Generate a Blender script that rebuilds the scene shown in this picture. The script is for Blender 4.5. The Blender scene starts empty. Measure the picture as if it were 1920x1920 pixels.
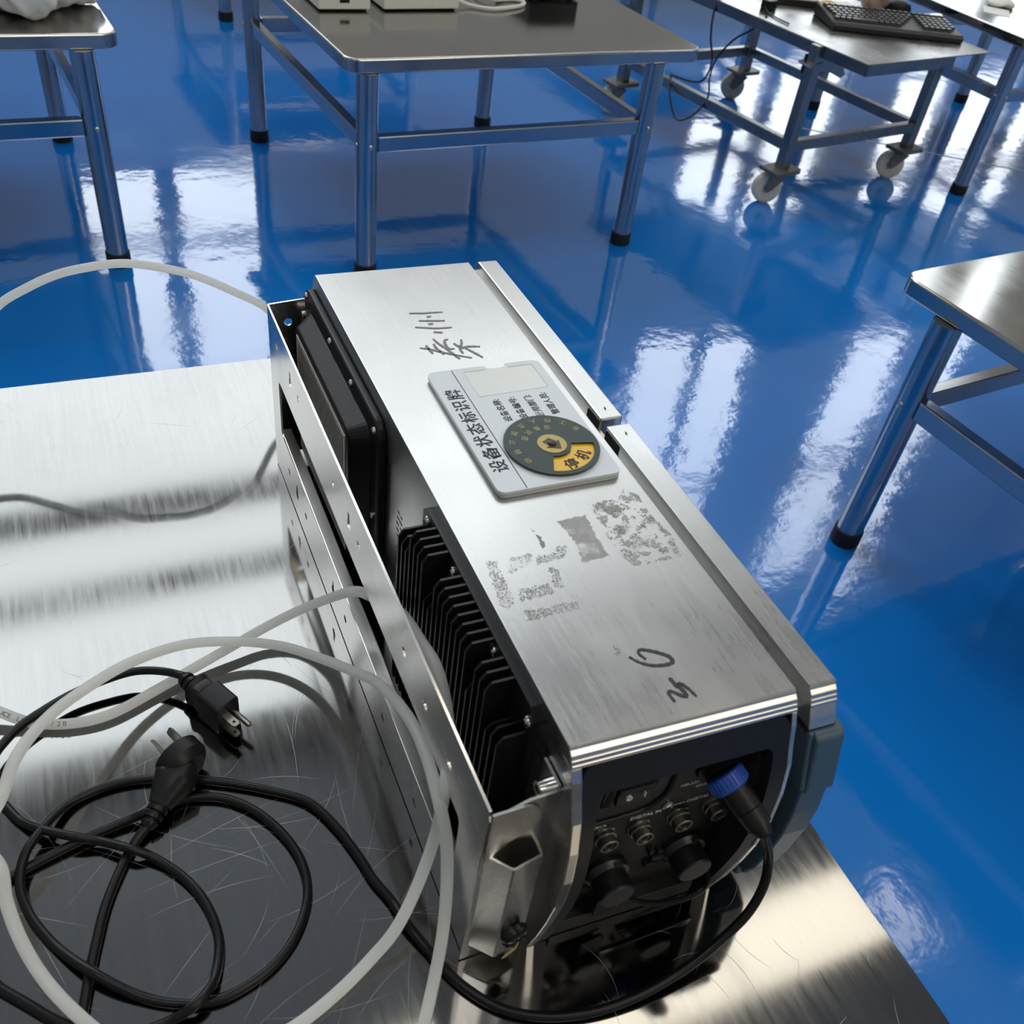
import bpy, bmesh, math, random
from mathutils import Vector, Matrix

S = bpy.context.scene
COL = S.collection
random.seed(7)
T = 0.5            # height of the steel tables

# ---------------------------------------------------------------- camera
cam = bpy.data.cameras.new('camera')
camo = bpy.data.objects.new('camera', cam)
COL.objects.link(camo)
rt = Vector((0.91436, -0.38755, 0.11726)); up = Vector((0.19282, 0.67143, 0.71554)); fw = Vector((0.35604, 0.63165, -0.68866))
camo.matrix_world = Matrix(((rt.x, up.x, -fw.x, -0.1939), (rt.y, up.y, -fw.y, -0.2519), (rt.z, up.z, -fw.z, 1.1444), (0, 0, 0, 1)))
cam.sensor_width = 36; cam.lens = 33.358; cam.shift_x = -0.00115; cam.shift_y = 0.0582
cam.clip_start = 0.02; cam.clip_end = 80
cam.dof.use_dof = True; cam.dof.focus_distance = 0.92; cam.dof.aperture_fstop = 13
S.camera = camo

# ---------------------------------------------------------------- world, exposure
w = bpy.data.worlds.new('world'); S.world = w; w.use_nodes = True
bg = w.node_tree.nodes['Background']
bg.inputs[0].default_value = (0.62, 0.75, 1.0, 1); bg.inputs[1].default_value = 0.6
S.view_settings.view_transform = 'Standard'; S.view_settings.look = 'None'
S.view_settings.exposure = 0.0; S.view_settings.gamma = 1.0; S.view_settings.use_curve_mapping = False
try:
    S.cycles.use_denoising = True
    S.cycles.max_bounces = 8; S.cycles.sample_clamp_indirect = 6
except Exception:
    pass
WIN = 4.0          # luminance of the overcast daylight behind the panes
LAMP = 5.2; FILL = 9.0; BACK = 4.0

# ---------------------------------------------------------------- materials
MATS = {}
def nt(name):
    m = bpy.data.materials.new(name); m.use_nodes = True
    return m, m.node_tree.nodes, m.node_tree.links, m.node_tree.nodes['Principled BSDF']
def mat(name, col, rough=0.5, metal=0.0, spec=0.5, noise=0.0, nscale=60, bump=0.0, bscale=200, stretch=None, trans=0.0, ior=1.45, sss=0.0, alpha=1.0, aniso=0.0, coat=0.0):
    """Principled surface with a slight procedural tone variation and relief."""
    if name in MATS: return MATS[name]
    m, N, L, p = nt(name)
    p.inputs['Base Color'].default_value = (*col, 1); p.inputs['Roughness'].default_value = rough
    p.inputs['Metallic'].default_value = metal; p.inputs['Specular IOR Level'].default_value = spec
    p.inputs['IOR'].default_value = ior; p.inputs['Transmission Weight'].default_value = trans
    p.inputs['Alpha'].default_value = alpha; p.inputs['Coat Weight'].default_value = coat
    p.inputs['Anisotropic'].default_value = aniso
    if sss:
        p.inputs['Subsurface Weight'].default_value = sss; p.inputs['Subsurface Scale'].default_value = 0.004
    tc = N.new('ShaderNodeTexCoord'); mp = N.new('ShaderNodeMapping')
    L.new(tc.outputs['Object'], mp.inputs['Vector'])
    if stretch: mp.inputs['Scale'].default_value = stretch
    if noise:
        n = N.new('ShaderNodeTexNoise'); n.inputs['Scale'].default_value = nscale; n.inputs['Detail'].default_value = 5
        L.new(mp.outputs[0], n.inputs['Vector'])
        mx = N.new('ShaderNodeMix'); mx.data_type = 'RGBA'
        mx.inputs[6].default_value = (*[c * (1 - noise) for c in col], 1); mx.inputs[7].default_value = (*[min(1, c * (1 + noise)) for c in col], 1)
        L.new(n.outputs['Fac'], mx.inputs[0]); L.new(mx.outputs[2], p.inputs['Base Color'])
    if bump:
        b = N.new('ShaderNodeTexNoise'); b.inputs['Scale'].default_value = bscale; b.inputs['Detail'].default_value = 4
        L.new(mp.outputs[0], b.inputs['Vector'])
        bp = N.new('ShaderNodeBump'); bp.inputs['Strength'].default_value = bump; bp.inputs['Distance'].default_value = 0.001
        L.new(b.outputs['Fac'], bp.inputs['Height']); L.new(bp.outputs[0], p.inputs['Normal'])
    MATS[name] = m
    return m
def emit(name, col, power):
    m, N, L, p = nt(name)
    p.inputs['Base Color'].default_value = (0, 0, 0, 1); p.inputs['Emission Color'].default_value = (*col, 1); p.inputs['Emission Strength'].default_value = power
    n = N.new('ShaderNodeTexNoise'); n.inputs['Scale'].default_value = 0.7; n.inputs['Detail'].default_value = 2
    mr = N.new('ShaderNodeMapRange'); mr.inputs[3].default_value = power * 0.9; mr.inputs[4].default_value = power * 1.1
    L.new(n.outputs['Fac'], mr.inputs[0]); L.new(mr.outputs[0], p.inputs['Emission Strength'])
    return m
def floor_mat():
    m, N, L, p = nt('blue_epoxy')
    p.inputs['Roughness'].default_value = 0.06; p.inputs['IOR'].default_value = 1.95
    tc = N.new('ShaderNodeTexCoord')
    n = N.new('ShaderNodeTexNoise'); n.inputs['Scale'].default_value = 0.9; n.inputs['Detail'].default_value = 4
    L.new(tc.outputs['Object'], n.inputs['Vector'])
    mx = N.new('ShaderNodeMix'); mx.data_type = 'RGBA'
    mx.inputs[6].default_value = (0.003, 0.14, 0.50, 1); mx.inputs[7].default_value = (0.005, 0.165, 0.57, 1)
    L.new(n.outputs['Fac'], mx.inputs[0]); L.new(mx.outputs[2], p.inputs['Base Color'])
    # patches of wear: duller gloss
    n2 = N.new('ShaderNodeTexNoise'); n2.inputs['Scale'].default_value = 2.2; n2.inputs['Detail'].default_value = 6
    L.new(tc.outputs['Object'], n2.inputs['Vector'])
    mr = N.new('ShaderNodeMapRange'); mr.inputs[1].default_value = 0.35; mr.inputs[2].default_value = 0.75; mr.inputs[3].default_value = 0.045; mr.inputs[4].default_value = 0.12
    L.new(n2.outputs['Fac'], mr.inputs[0]); L.new(mr.outputs[0], p.inputs['Roughness'])
    b1 = N.new('ShaderNodeTexNoise'); b1.inputs['Scale'].default_value = 22; b1.inputs['Detail'].default_value = 3
    L.new(tc.outputs['Object'], b1.inputs['Vector'])
    b2 = N.new('ShaderNodeTexNoise'); b2.inputs['Scale'].default_value = 3.0; b2.inputs['Detail'].default_value = 2
    L.new(tc.outputs['Object'], b2.inputs['Vector'])
    ad = N.new('ShaderNodeMath'); ad.operation = 'MULTIPLY_ADD'; ad.inputs[1].default_value = 5.0
    L.new(b2.outputs['Fac'], ad.inputs[0]); L.new(b1.outputs['Fac'], ad.inputs[2])
    bp = N.new('ShaderNodeBump'); bp.inputs['Strength'].default_value = 0.5; bp.inputs['Distance'].default_value = 0.0009
    L.new(ad.outputs[0], bp.inputs['Height']); L.new(bp.outputs[0], p.inputs['Normal'])
    return m
def steel(name, base, rough, brush=(1, 1, 1), bscale=300, bump=0.15, blot=0.12, aniso=0.0, rvar=0.06):
    """Sheet steel: brush grain along one axis, blotches."""
    if name in MATS: return MATS[name]
    m, N, L, p = nt(name)
    p.inputs['Metallic'].default_value = 1.0
    p.inputs['Anisotropic'].default_value = aniso
    tc = N.new('ShaderNodeTexCoord'); mp = N.new('ShaderNodeMapping'); mp.inputs['Scale'].default_value = brush
    L.new(tc.outputs['Object'], mp.inputs['Vector'])
    g = N.new('ShaderNodeTexNoise'); g.inputs['Scale'].default_value = bscale; g.inputs['Detail'].default_value = 6; g.inputs['Roughness'].default_value = 0.7
    L.new(mp.outputs[0], g.inputs['Vector'])
    bl = N.new('ShaderNodeTexNoise'); bl.inputs['Scale'].default_value = 7; bl.inputs['Detail'].default_value = 6
    L.new(tc.outputs['Object'], bl.inputs['Vector'])
    r1 = N.new('ShaderNodeMapRange'); r1.inputs[1].default_value = 0.3; r1.inputs[2].default_value = 0.7; r1.inputs[3].default_value = rough - rvar; r1.inputs[4].default_value = rough + rvar
    L.new(bl.outputs['Fac'], r1.inputs[0])
    gr = N.new('ShaderNodeMath'); gr.operation = 'MULTIPLY_ADD'; gr.inputs[1].default_value = 0.12; L.new(g.outputs['Fac'], gr.inputs[0]); L.new(r1.outputs[0], gr.inputs[2])
    sb = N.new('ShaderNodeMath'); sb.operation = 'SUBTRACT'; sb.inputs[1].default_value = 0.06; L.new(gr.outputs[0], sb.inputs[0])
    L.new(sb.outputs[0], p.inputs['Roughness'])
    mx = N.new('ShaderNodeMix'); mx.data_type = 'RGBA'
    mx.inputs[6].default_value = (*[c * (1 - blot) for c in base], 1); mx.inputs[7].default_value = (*[c * (1 + blot) for c in base], 1)
    mm = N.new('ShaderNodeMath'); mm.operation = 'ADD'; L.new(g.outputs['Fac'], mm.inputs[0]); L.new(bl.outputs['Fac'], mm.inputs[1])
    m2 = N.new('ShaderNodeMapRange'); m2.inputs[1].default_value = 0.65; m2.inputs[2].default_value = 1.35; L.new(mm.outputs[0], m2.inputs[0])
    L.new(m2.outputs[0], mx.inputs[0])
    col = mx.outputs[2]
    h = g.outputs['Fac']
    L.new(col, p.inputs['Base Color'])
    bp = N.new('ShaderNodeBump'); bp.inputs['Strength'].default_value = bump; bp.inputs['Distance'].default_value = 0.0002
    L.new(h, bp.inputs['Height']); L.new(bp.outputs[0], p.inputs['Normal'])
    MATS[name] = m
    return m
def residue_mat(name, col, scale, lo, hi, stretch=(1, 1, 1), vor=False):
    """Left-over glue: a thin dull film that is there or not, by noise."""
    m, N, L, p = nt(name)
    p.inputs['Base Color'].default_value = (*col, 1); p.inputs['Roughness'].default_value = 0.55; p.inputs['Metallic'].default_value = 0.35
    tc = N.new('ShaderNodeTexCoord'); mp = N.new('ShaderNodeMapping'); mp.inputs['Scale'].default_value = stretch
    L.new(tc.outputs['Object'], mp.inputs['Vector'])
    n = N.new('ShaderNodeTexNoise'); n.inputs['Scale'].default_value = scale; n.inputs['Detail'].default_value = 5; n.inputs['Roughness'].default_value = 0.6
    L.new(mp.outputs[0], n.inputs['Vector'])
    mr = N.new('ShaderNodeMapRange'); mr.inputs[1].default_value = lo; mr.inputs[2].default_value = hi
    L.new(n.outputs['Fac'], mr.inputs[0]); out = mr.outputs[0]
    if vor:
        v = N.new('ShaderNodeTexVoronoi'); v.inputs['Scale'].default_value = 780; v.inputs['Randomness'].default_value = 0.45; L.new(tc.outputs['Object'], v.inputs['Vector'])
        vr = N.new('ShaderNodeMapRange'); vr.inputs[1].default_value = 0.34; vr.inputs[2].default_value = 0.48; vr.inputs[3].default_value = 1; vr.inputs[4].default_value = 0
        L.new(v.outputs['Distance'], vr.inputs[0])
        mu = N.new('ShaderNodeMath'); mu.operation = 'MULTIPLY'; L.new(out, mu.inputs[0]); L.new(vr.outputs[0], mu.inputs[1]); out = mu.outputs[0]
    L.new(out, p.inputs['Alpha'])
    return m

M_FLOOR = floor_mat()
M_BRUSH = steel('brushed_steel', (0.50, 0.495, 0.485), 0.31, brush=(1, 0.06, 1), bscale=420, bump=0.06, blot=0.08)
M_RIM = steel('folded_steel_edge', (0.56, 0.55, 0.53), 0.24, brush=(0.02, 1, 1), bscale=300, bump=0.06, blot=0.06)
M_BRACK = steel('bracket_steel', (0.74, 0.72, 0.69), 0.25, brush=(1, 0.03, 1), bscale=300, bump=0.07, blot=0.1)
M_TOP = steel('tabletop_steel', (0.205, 0.203, 0.198), 0.085, brush=(1, 0.06, 1), bscale=160, bump=0.006, blot=0.12, rvar=0.025)
M_TOP2 = steel('tabletop_steel_far', (0.43, 0.425, 0.41), 0.13, brush=(1, 0.06, 1), bscale=160, bump=0.06, blot=0.08, rvar=0.04)
M_CTOP = steel('cart_top_steel', (0.24, 0.235, 0.225), 0.24, brush=(1, 0.3, 1), bscale=30, bump=0.05, blot=0.25, rvar=0.08)
M_TUBE = steel('tube_steel', (0.43, 0.44, 0.455), 0.17, brush=(1, 1, 0.03), bscale=200, bump=0.05, blot=0.08)
M_CART = steel('cart_steel', (0.30, 0.295, 0.28), 0.30, brush=(1, 1, 0.2), bscale=60, bump=0.1, blot=0.2)
M_CHROME = steel('screw_steel', (0.55, 0.54, 0.52), 0.2, bump=0.02, blot=0.05)
M_GREY = mat('dirty_zinc', (0.20, 0.19, 0.17), 0.5, 0.8, noise=0.3, nscale=40)
M_BLACK = mat('black_plastic', (0.007, 0.007, 0.008), 0.38, spec=0.35, noise=0.2, bump=0.15, bscale=900)
M_ANOD = mat('black_anodised', (0.007, 0.007, 0.009), 0.34, noise=0.2, nscale=90)
M_PANEL = mat('panel_black', (0.010, 0.010, 0.011), 0.5, noise=0.15, bump=0.1, bscale=1500)
M_BEZEL = mat('bezel_black', (0.011, 0.012, 0.014), 0.42, spec=0.3, noise=0.15, bump=0.1, bscale=1200)
M_DARK = mat('dark_opening', (0.002, 0.002, 0.002), 0.8, noise=0.2)
M_GRILLE = mat('grille_grey', (0.55, 0.54, 0.53), 0.45, noise=0.15)
M_CAPF = mat('cap_face_grey', (0.035, 0.035, 0.036), 0.5, noise=0.2)
M_BUMP = mat('blue_grey_plastic', (0.045, 0.085, 0.12), 0.38, noise=0.1, bump=0.05, bscale=800)
M_RUB = mat('black_rubber', (0.006, 0.006, 0.007), 0.33, spec=0.3, noise=0.25, bump=0.1, bscale=500)
M_FOOT = mat('foot_rubber', (0.006, 0.006, 0.007), 0.6, noise=0.2)
M_HOSE = mat('milky_tube', (0.88, 0.90, 0.91), 0.22, spec=0.5, noise=0.04, nscale=30)
def translucent(m, f):
    N = m.node_tree.nodes; L = m.node_tree.links; p = N['Principled BSDF']; out = N['Material Output']
    t = N.new('ShaderNodeBsdfTranslucent'); t.inputs[0].default_value = (0.98, 0.98, 0.95, 1)
    mx = N.new('ShaderNodeMixShader'); mx.inputs[0].default_value = f
    L.new(p.outputs[0], mx.inputs[1]); L.new(t.outputs[0], mx.inputs[2]); L.new(mx.outputs[0], out.inputs[0])
translucent(M_HOSE, 0.70)
M_BLUE = mat('blue_collar', (0.02, 0.07, 0.36), 0.35, noise=0.1)
M_NICKEL = steel('nickel', (0.34, 0.32, 0.28), 0.3, bump=0.03, blot=0.1)
M_INK = mat('print_black', (0.006, 0.006, 0.008), 0.5, noise=0.2)
M_PEN = mat('marker_ink', (0.20, 0.20, 0.20), 0.5, metal=0.2, noise=0.3, nscale=300)
M_PEN2 = mat('marker_ink_dark', (0.03, 0.03, 0.032), 0.5, metal=0.1, noise=0.4, nscale=300)
M_WPRINT = mat('print_white', (0.80, 0.80, 0.78), 0.5, noise=0.15, nscale=900)
M_GPRINT = mat('print_grey', (0.12, 0.12, 0.12), 0.5, noise=0.1)
M_SIGN = mat('sign_face', (0.56, 0.60, 0.65), 0.25, noise=0.03)
M_SLIP = mat('sign_window', (0.60, 0.62, 0.61), 0.2, noise=0.04)
M_SIGNB = mat('sign_back', (0.42, 0.42, 0.40), 0.3, noise=0.05)
M_DIAL = mat('dial_green', (0.028, 0.046, 0.042), 0.35, spec=0.3, noise=0.15, nscale=90)
M_YEL = mat('sign_yellow', (0.72, 0.42, 0.012), 0.3, noise=0.08)
M_OLIVE = mat('dial_yellow_disc', (0.42, 0.31, 0.07), 0.3, noise=0.08)
M_DPRINT = mat('dial_print', (0.33, 0.32, 0.16), 0.4, noise=0.2)
M_ARROW = mat('arrow_brown', (0.05, 0.035, 0.02), 0.4, noise=0.2)
M_WHITE = mat('white_plastic', (0.62, 0.61, 0.57), 0.35, noise=0.04)
M_WHEEL = mat('nylon_wheel', (0.55, 0.53, 0.45), 0.4, noise=0.08)
M_BAG = mat('white_bag', (0.72, 0.72, 0.70), 0.32, noise=0.05, bump=0.5, bscale=14)
M_PAPER = mat('paper', (0.72, 0.72, 0.71), 0.5, noise=0.05)
M_TAN = mat('tan_packet', (0.55, 0.40, 0.13), 0.4, noise=0.4, nscale=25)
M_PINKBAG = mat('brown_bag', (0.36, 0.25, 0.22), 0.3, noise=0.4, nscale=14, bump=0.6, bscale=20)
M_KEY = mat('keyboard_black', (0.011, 0.011, 0.012), 0.38, noise=0.2)
M_KEYTOP = mat('keycap_black', (0.014, 0.014, 0.015), 0.3, noise=0.2)
M_WALL = mat('cream_paint', (0.55, 0.53, 0.48), 0.7, noise=0.05, nscale=2)
M_CEIL = mat('grey_ceiling', (0.30, 0.31, 0.32), 0.8, noise=0.08, nscale=2)
M_FRAME = mat('window_frame_grey', (0.30, 0.31, 0.33), 0.5, noise=0.05)
M_PANE = emit('daylight_pane', (0.90, 0.96, 1.0), WIN)
M_LAMP = emit('warm_lamp', (1.0, 0.93, 0.78), LAMP)
M_JOINT = mat('floor_joint', (0.45, 0.55, 0.68), 0.6, noise=0.1)

# ---------------------------------------------------------------- mesh helpers
def finish(name, bm, m, parent=None, smooth=False, bevel=0.0, loc=None, seg=2, angle=0.6):
    bmesh.ops.recalc_face_normals(bm, faces=bm.faces[:])
    me = bpy.data.meshes.new(name); bm.to_mesh(me); bm.free()
    o = bpy.data.objects.new(name, me); COL.objects.link(o)
    for mm in (m if isinstance(m, (list, tuple)) else [m]): me.materials.append(mm)
    if smooth:
        for f in me.polygons: f.use_smooth = True
        try: me.set_sharp_from_angle(angle=angle)
        except Exception: pass
    if bevel:
        b = o.modifiers.new('bevel', 'BEVEL'); b.width = bevel; b.segments = seg; b.limit_method = 'ANGLE'; b.angle_limit = 0.6
        b.harden_normals = False
    if parent: o.parent = parent
    if loc: o.location = loc
    return o
def box(bm, x0, x1, y0, y1, z0, z1, mi=0):
    v = [bm.verts.new((x, y, z)) for x in (x0, x1) for y in (y0, y1) for z in (z0, z1)]
    for q in ((0, 1, 3, 2), (4, 6, 7, 5), (0, 4, 5, 1), (2, 3, 7, 6), (0, 2, 6, 4), (1, 5, 7, 3)):
        f = bm.faces.new([v[i] for i in q]); f.material_index = mi
def prism(bm, pts, a0, a1, axis='x', mi=0):
    """extrude a closed polygon; axis x: pts are (y,z); axis y: (x,z); axis z: (x,y)"""
    def P(p, a): return (a, p[0], p[1]) if axis == 'x' else ((p[0], a, p[1]) if axis == 'y' else (p[0], p[1], a))
    A = [bm.verts.new(P(p, a0)) for p in pts]; B = [bm.verts.new(P(p, a1)) for p in pts]
    n = len(pts)
    fs = [bm.faces.new(A), bm.faces.new(B[::-1])]
    for i in range(n): fs.append(bm.faces.new((A[i], A[(i + 1) % n], B[(i + 1) % n], B[i])))
    for f in fs: f.material_index = mi
def rrect(x0, x1, y0, y1, r, n=5):
    out = []
    for cx, cy, a in ((x1 - r, y1 - r, 0), (x0 + r, y1 - r, 90), (x0 + r, y0 + r, 180), (x1 - r, y0 + r, 270)):
        for i in range(n + 1):
            t = math.radians(a + 90 * i / n); out.append((cx + r * math.cos(t), cy + r * math.sin(t)))
    return out
def cyl(bm, p0, p1, r0, r1=None, n=20, mi=0, cap=True):
    p0 = Vector(p0); p1 = Vector(p1); r1 = r0 if r1 is None else r1
    d = (p1 - p0).normalized(); a = d.orthogonal().normalized(); b = d.cross(a)
    A = []; B = []
    for i in range(n):
        t = 2 * math.pi * i / n; e = a * math.cos(t) + b * math.sin(t)
        A.append(bm.verts.new(p0 + e * r0)); B.append(bm.verts.new(p1 + e * r1))
    fs = [bm.faces.new((A[i], A[(i + 1) % n], B[(i + 1) % n], B[i])) for i in range(n)]
    if cap: fs += [bm.faces.new(A[::-1]), bm.faces.new(B)]
    for f in fs: f.material_index = mi
def lathe(bm, p0, axis, prof, n=28, mi=0):
    """prof: list of (distance along axis, radius)"""
    p0 = Vector(p0); d = Vector(axis).normalized(); a = d.orthogonal().normalized(); b = d.cross(a)
    rings = []
    for h, r in prof:
        c = p0 + d * h
        rings.append([bm.verts.new(c + (a * math.cos(2 * math.pi * i / n) + b * math.sin(2 * math.pi * i / n)) * max(r, 1e-5)) for i in range(n)])
    for A, B in zip(rings, rings[1:]):
        for i in range(n):
            f = bm.faces.new((A[i], A[(i + 1) % n], B[(i + 1) % n], B[i])); f.material_index = mi
    f = bm.faces.new(rings[0][::-1]); f.material_index = mi
    f = bm.faces.new(rings[-1]); f.material_index = mi
def catmull(P, k=8):
    P = [Vector(p) for p in P]; out = []
    for i in range(len(P) - 1):
        p0 = P[i - 1] if i else P[0] * 2 - P[1]; p1 = P[i]; p2 = P[i + 1]; p3 = P[i + 2] if i + 2 < len(P) else P[-1] * 2 - P[-2]
        a = max((p1 - p0).length, 1e-6) ** .5; b = max((p2 - p1).length, 1e-6) ** .5; c = max((p3 - p2).length, 1e-6) ** .5
        t0, t1, t2, t3 = 0, a, a + b, a + b + c
        for j in range(k):
            t = t1 + (t2 - t1) * j / k
            A1 = p0 * ((t1 - t) / (t1 - t0)) + p1 * ((t - t0) / (t1 - t0)); A2 = p1 * ((t2 - t) / (t2 - t1)) + p2 * ((t - t1) / (t2 - t1)); A3 = p2 * ((t3 - t) / (t3 - t2)) + p3 * ((t - t2) / (t3 - t2))
            B1 = A1 * ((t2 - t) / (t2 - t0)) + A2 * ((t - t0) / (t2 - t0)); B2 = A2 * ((t3 - t) / (t3 - t1)) + A3 * ((t - t1) / (t3 - t1))
            out.append(B1 * ((t2 - t) / (t2 - t1)) + B2 * ((t - t1) / (t2 - t1)))
    out.append(P[-1]); return out
def tube(bm, pts, r, n=14, k=8, mi=0, zmin=None):
    Q = catmull(pts, k) if k > 1 else [Vector(p) for p in pts]
    if zmin is not None:
        for q in Q: q.z = max(q.z, zmin)
    tan = [(Q[min(i + 1, len(Q) - 1)] - Q[max(i - 1, 0)]).normalized() for i in range(len(Q))]
    nrm = tan[0].orthogonal().normalized(); rings = []
    for q, t in zip(Q, tan):
        nrm = (nrm - t * nrm.dot(t)).normalized(); b = t.cross(nrm)
        rings.append([bm.verts.new(q + (nrm * math.cos(2 * math.pi * i / n) + b * math.sin(2 * math.pi * i / n)) * r) for i in range(n)])
    for A, B in zip(rings, rings[1:]):
        for i in range(n):
            f = bm.faces.new((A[i], A[(i + 1) % n], B[(i + 1) % n], B[i])); f.material_index = mi
    bm.faces.new(rings[0][::-1]).material_index = mi; bm.faces.new(rings[-1]).material_index = mi
def sheet(name, outer, holes, t, frame, m, parent=None, bevel=0.0):
    """flat sheet with real holes: 2D outline filled, given thickness, placed by frame (4x4)"""
    cu = bpy.data.curves.new(name, 'CURVE'); cu.dimensions = '2D'; cu.fill_mode = 'BOTH'; cu.extrude = t / 2
    for loop in [outer] + list(holes):
        s = cu.splines.new('POLY'); s.points.add(len(loop) - 1); s.use_cyclic_u = True
        for p, q in zip(s.points, loop): p.co = (q[0], q[1], 0, 1)
    tmp = bpy.data.objects.new(name, cu); COL.objects.link(tmp)
    me = bpy.data.meshes.new_from_object(tmp.evaluated_get(bpy.context.evaluated_depsgraph_get()))
    bpy.data.objects.remove(tmp); bpy.data.curves.remove(cu)
    me.name = name; me.transform(frame)
    me.materials.clear(); me.materials.append(m)
    o = bpy.data.objects.new(name, me); COL.objects.link(o)
    if bevel:
        b = o.modifiers.new('bevel', 'BEVEL'); b.width = bevel; b.segments = 2; b.limit_method = 'ANGLE'
    if parent: o.parent = parent
    return o
def frame(o, x, y):
    x = Vector(x); y = Vector(y); z = x.cross(y); o = Vector(o)
    return Matrix(((x.x, y.x, z.x, o.x), (x.y, y.y, z.y, o.y), (x.z, y.z, z.z, o.z), (0, 0, 0, 1)))
def text_mesh(body, size, spacing=1.0, align='LEFT', ext=0.0001, bold=0.0):
    cu = bpy.data.curves.new('lettering', 'FONT'); cu.body = body; cu.size = size; cu.space_character = spacing
    cu.align_x = align; cu.extrude = ext; cu.offset = bold; cu.resolution_u = 3
    tmp = bpy.data.objects.new('lettering', cu); COL.objects.link(tmp)
    me = bpy.data.meshes.new_from_object(tmp.evaluated_get(bpy.context.evaluated_depsgraph_get()))
    bpy.data.objects.remove(tmp); bpy.data.curves.remove(cu)
    return me
def lettering(name, items, m, parent):
    """items: (text, size, origin, xdir, ydir, spacing, align, bold) gathered as one printed part"""
    bm = bmesh.new()
    for body, size, o, xd, yd, sp, al, bo in items:
        me = text_mesh(body, size, sp, al, bold=bo); me.transform(frame(o, xd, yd)); bm.from_mesh(me); bpy.data.meshes.remove(me)
    me = bpy.data.meshes.new(name); bm.to_mesh(me); bm.free(); me.materials.clear(); me.materials.append(m)
    for f in me.polygons: f.material_index = 0
    o = bpy.data.objects.new(name, me); COL.objects.link(o); o.parent = parent
    return o
def ribbon(bm, pts, w, z, h=0.0002):
    """a flat pen stroke on a level surface"""
    Q = catmull([(p[0], p[1], z) for p in pts], 6)
    L = []; R = []; n = len(Q)
    for i, q in enumerate(Q):
        t = (Q[min(i + 1, n - 1)] - Q[max(i - 1, 0)]).normalized(); s = Vector((-t.y, t.x, 0))
        ww = w * (0.55 + 0.45 * math.sin(math.pi * min(1, max(0, (i + 1.5) / (n + 2)))) + 0.15 * math.sin(i * 1.7))
        L.append(bm.verts.new(q + s * ww / 2 + Vector((0, 0, h)))); R.append(bm.verts.new(q - s * ww / 2 + Vector((0, 0, h))))
    for i in range(n - 1): bm.faces.new((L[i], L[i + 1], R[i + 1], R[i]))
def thing(name, label, cat, loc=(0, 0, 0), rz=0.0, group=None):
    o = bpy.data.objects.new(name, None); COL.objects.link(o); o.location = loc; o.rotation_euler = (0, 0, rz)
    o['label'] = label; o['category'] = cat
    if group: o['group'] = group
    return o
def tag(o, label, cat, group=None, kind=None):
    if label: o['label'] = label
    if cat: o['category'] = cat
    if group: o['group'] = group
    if kind: o['kind'] = kind
    return o
def struct(name, bm, m, label=None, parent=None, **k):
    o = finish(name, bm, m, parent, **k)
    if not parent:
        o['kind'] = 'structure'
    if label: o['label'] = label
    return o
HOSE_FAR = [(0.0171,0.7485,0.06),(-0.0091,0.7203,0.09),(-0.0489,0.6949,0.13),(-0.0902,0.6921,0.155),(-0.1247,0.6954,0.165),(-0.1539,0.7011,0.168),(-0.1887,0.7039,0.165),(-0.2191,0.7121,0.155),(-0.2454,0.7108,0.145),(-0.2725,0.7116,0.13),(-0.3084,0.6991,0.1)]
HOSE_A = [(-0.3369,0.3112,0.02),(-0.317,0.295,0.012),(-0.2963,0.2823,0.006),(-0.2703,0.2736,0.005),(-0.2429,0.273,0.005),(-0.2001,0.2885,0.0055),(-0.1727,0.2986,0.008),(-0.1397,0.3095,0.012),(-0.1055,0.3191,0.018),(-0.0772,0.3188,0.03),(-0.0529,0.3025,0.055),(-0.044,0.2511,0.1104),(-0.034,0.2582,0.0964),(-0.031,0.1899,0.1447),(-0.031,0.1496,0.1587),(-0.031,0.1164,0.1657),(-0.032,0.0914,0.1512),(-0.036,0.0731,0.1341),(-0.045,0.0546,0.1253),(-0.0492,0.0522,0.07),(-0.0677,0.033,0.045),(-0.0865,0.019,0.025),(-0.103,0.0126,0.012),(-0.1281,0.0012,0.006),(-0.1591,-0.0102,0.0048),(-0.1871,-0.0152,0.0048)]
HOSE_B = [(-0.2596,0.0087,0.005),(-0.278,0.0306,0.0095),(-0.2987,0.0636,0.015),(-0.3102,0.092,0.025),(-0.3154,0.117,0.035),(-0.3159,0.1371,0.045),(-0.3255,0.156,0.053),(-0.3108,0.1778,0.06),(-0.2985,0.2059,0.065),(-0.2771,0.2387,0.06),(-0.2472,0.2686,0.05),(-0.2151,0.2924,0.04),(-0.173,0.3075,0.03),(-0.1308,0.3051,0.022),(-0.0984,0.2895,0.022),(-0.0736,0.2611,0.03),(-0.0581,0.22,0.055),(-0.0505,0.1732,0.09),(-0.0458,0.1188,0.113),(-0.0465,0.084,0.118),(-0.0496,0.0521,0.116),(-0.05,0.0339,0.1),(-0.0519,0.0207,0.07),(-0.058,0.0043,0.03),(-0.0694,-0.0146,0.009),(-0.0844,-0.038,0.0048),(-0.0955,-0.0547,0.0048)]
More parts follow.
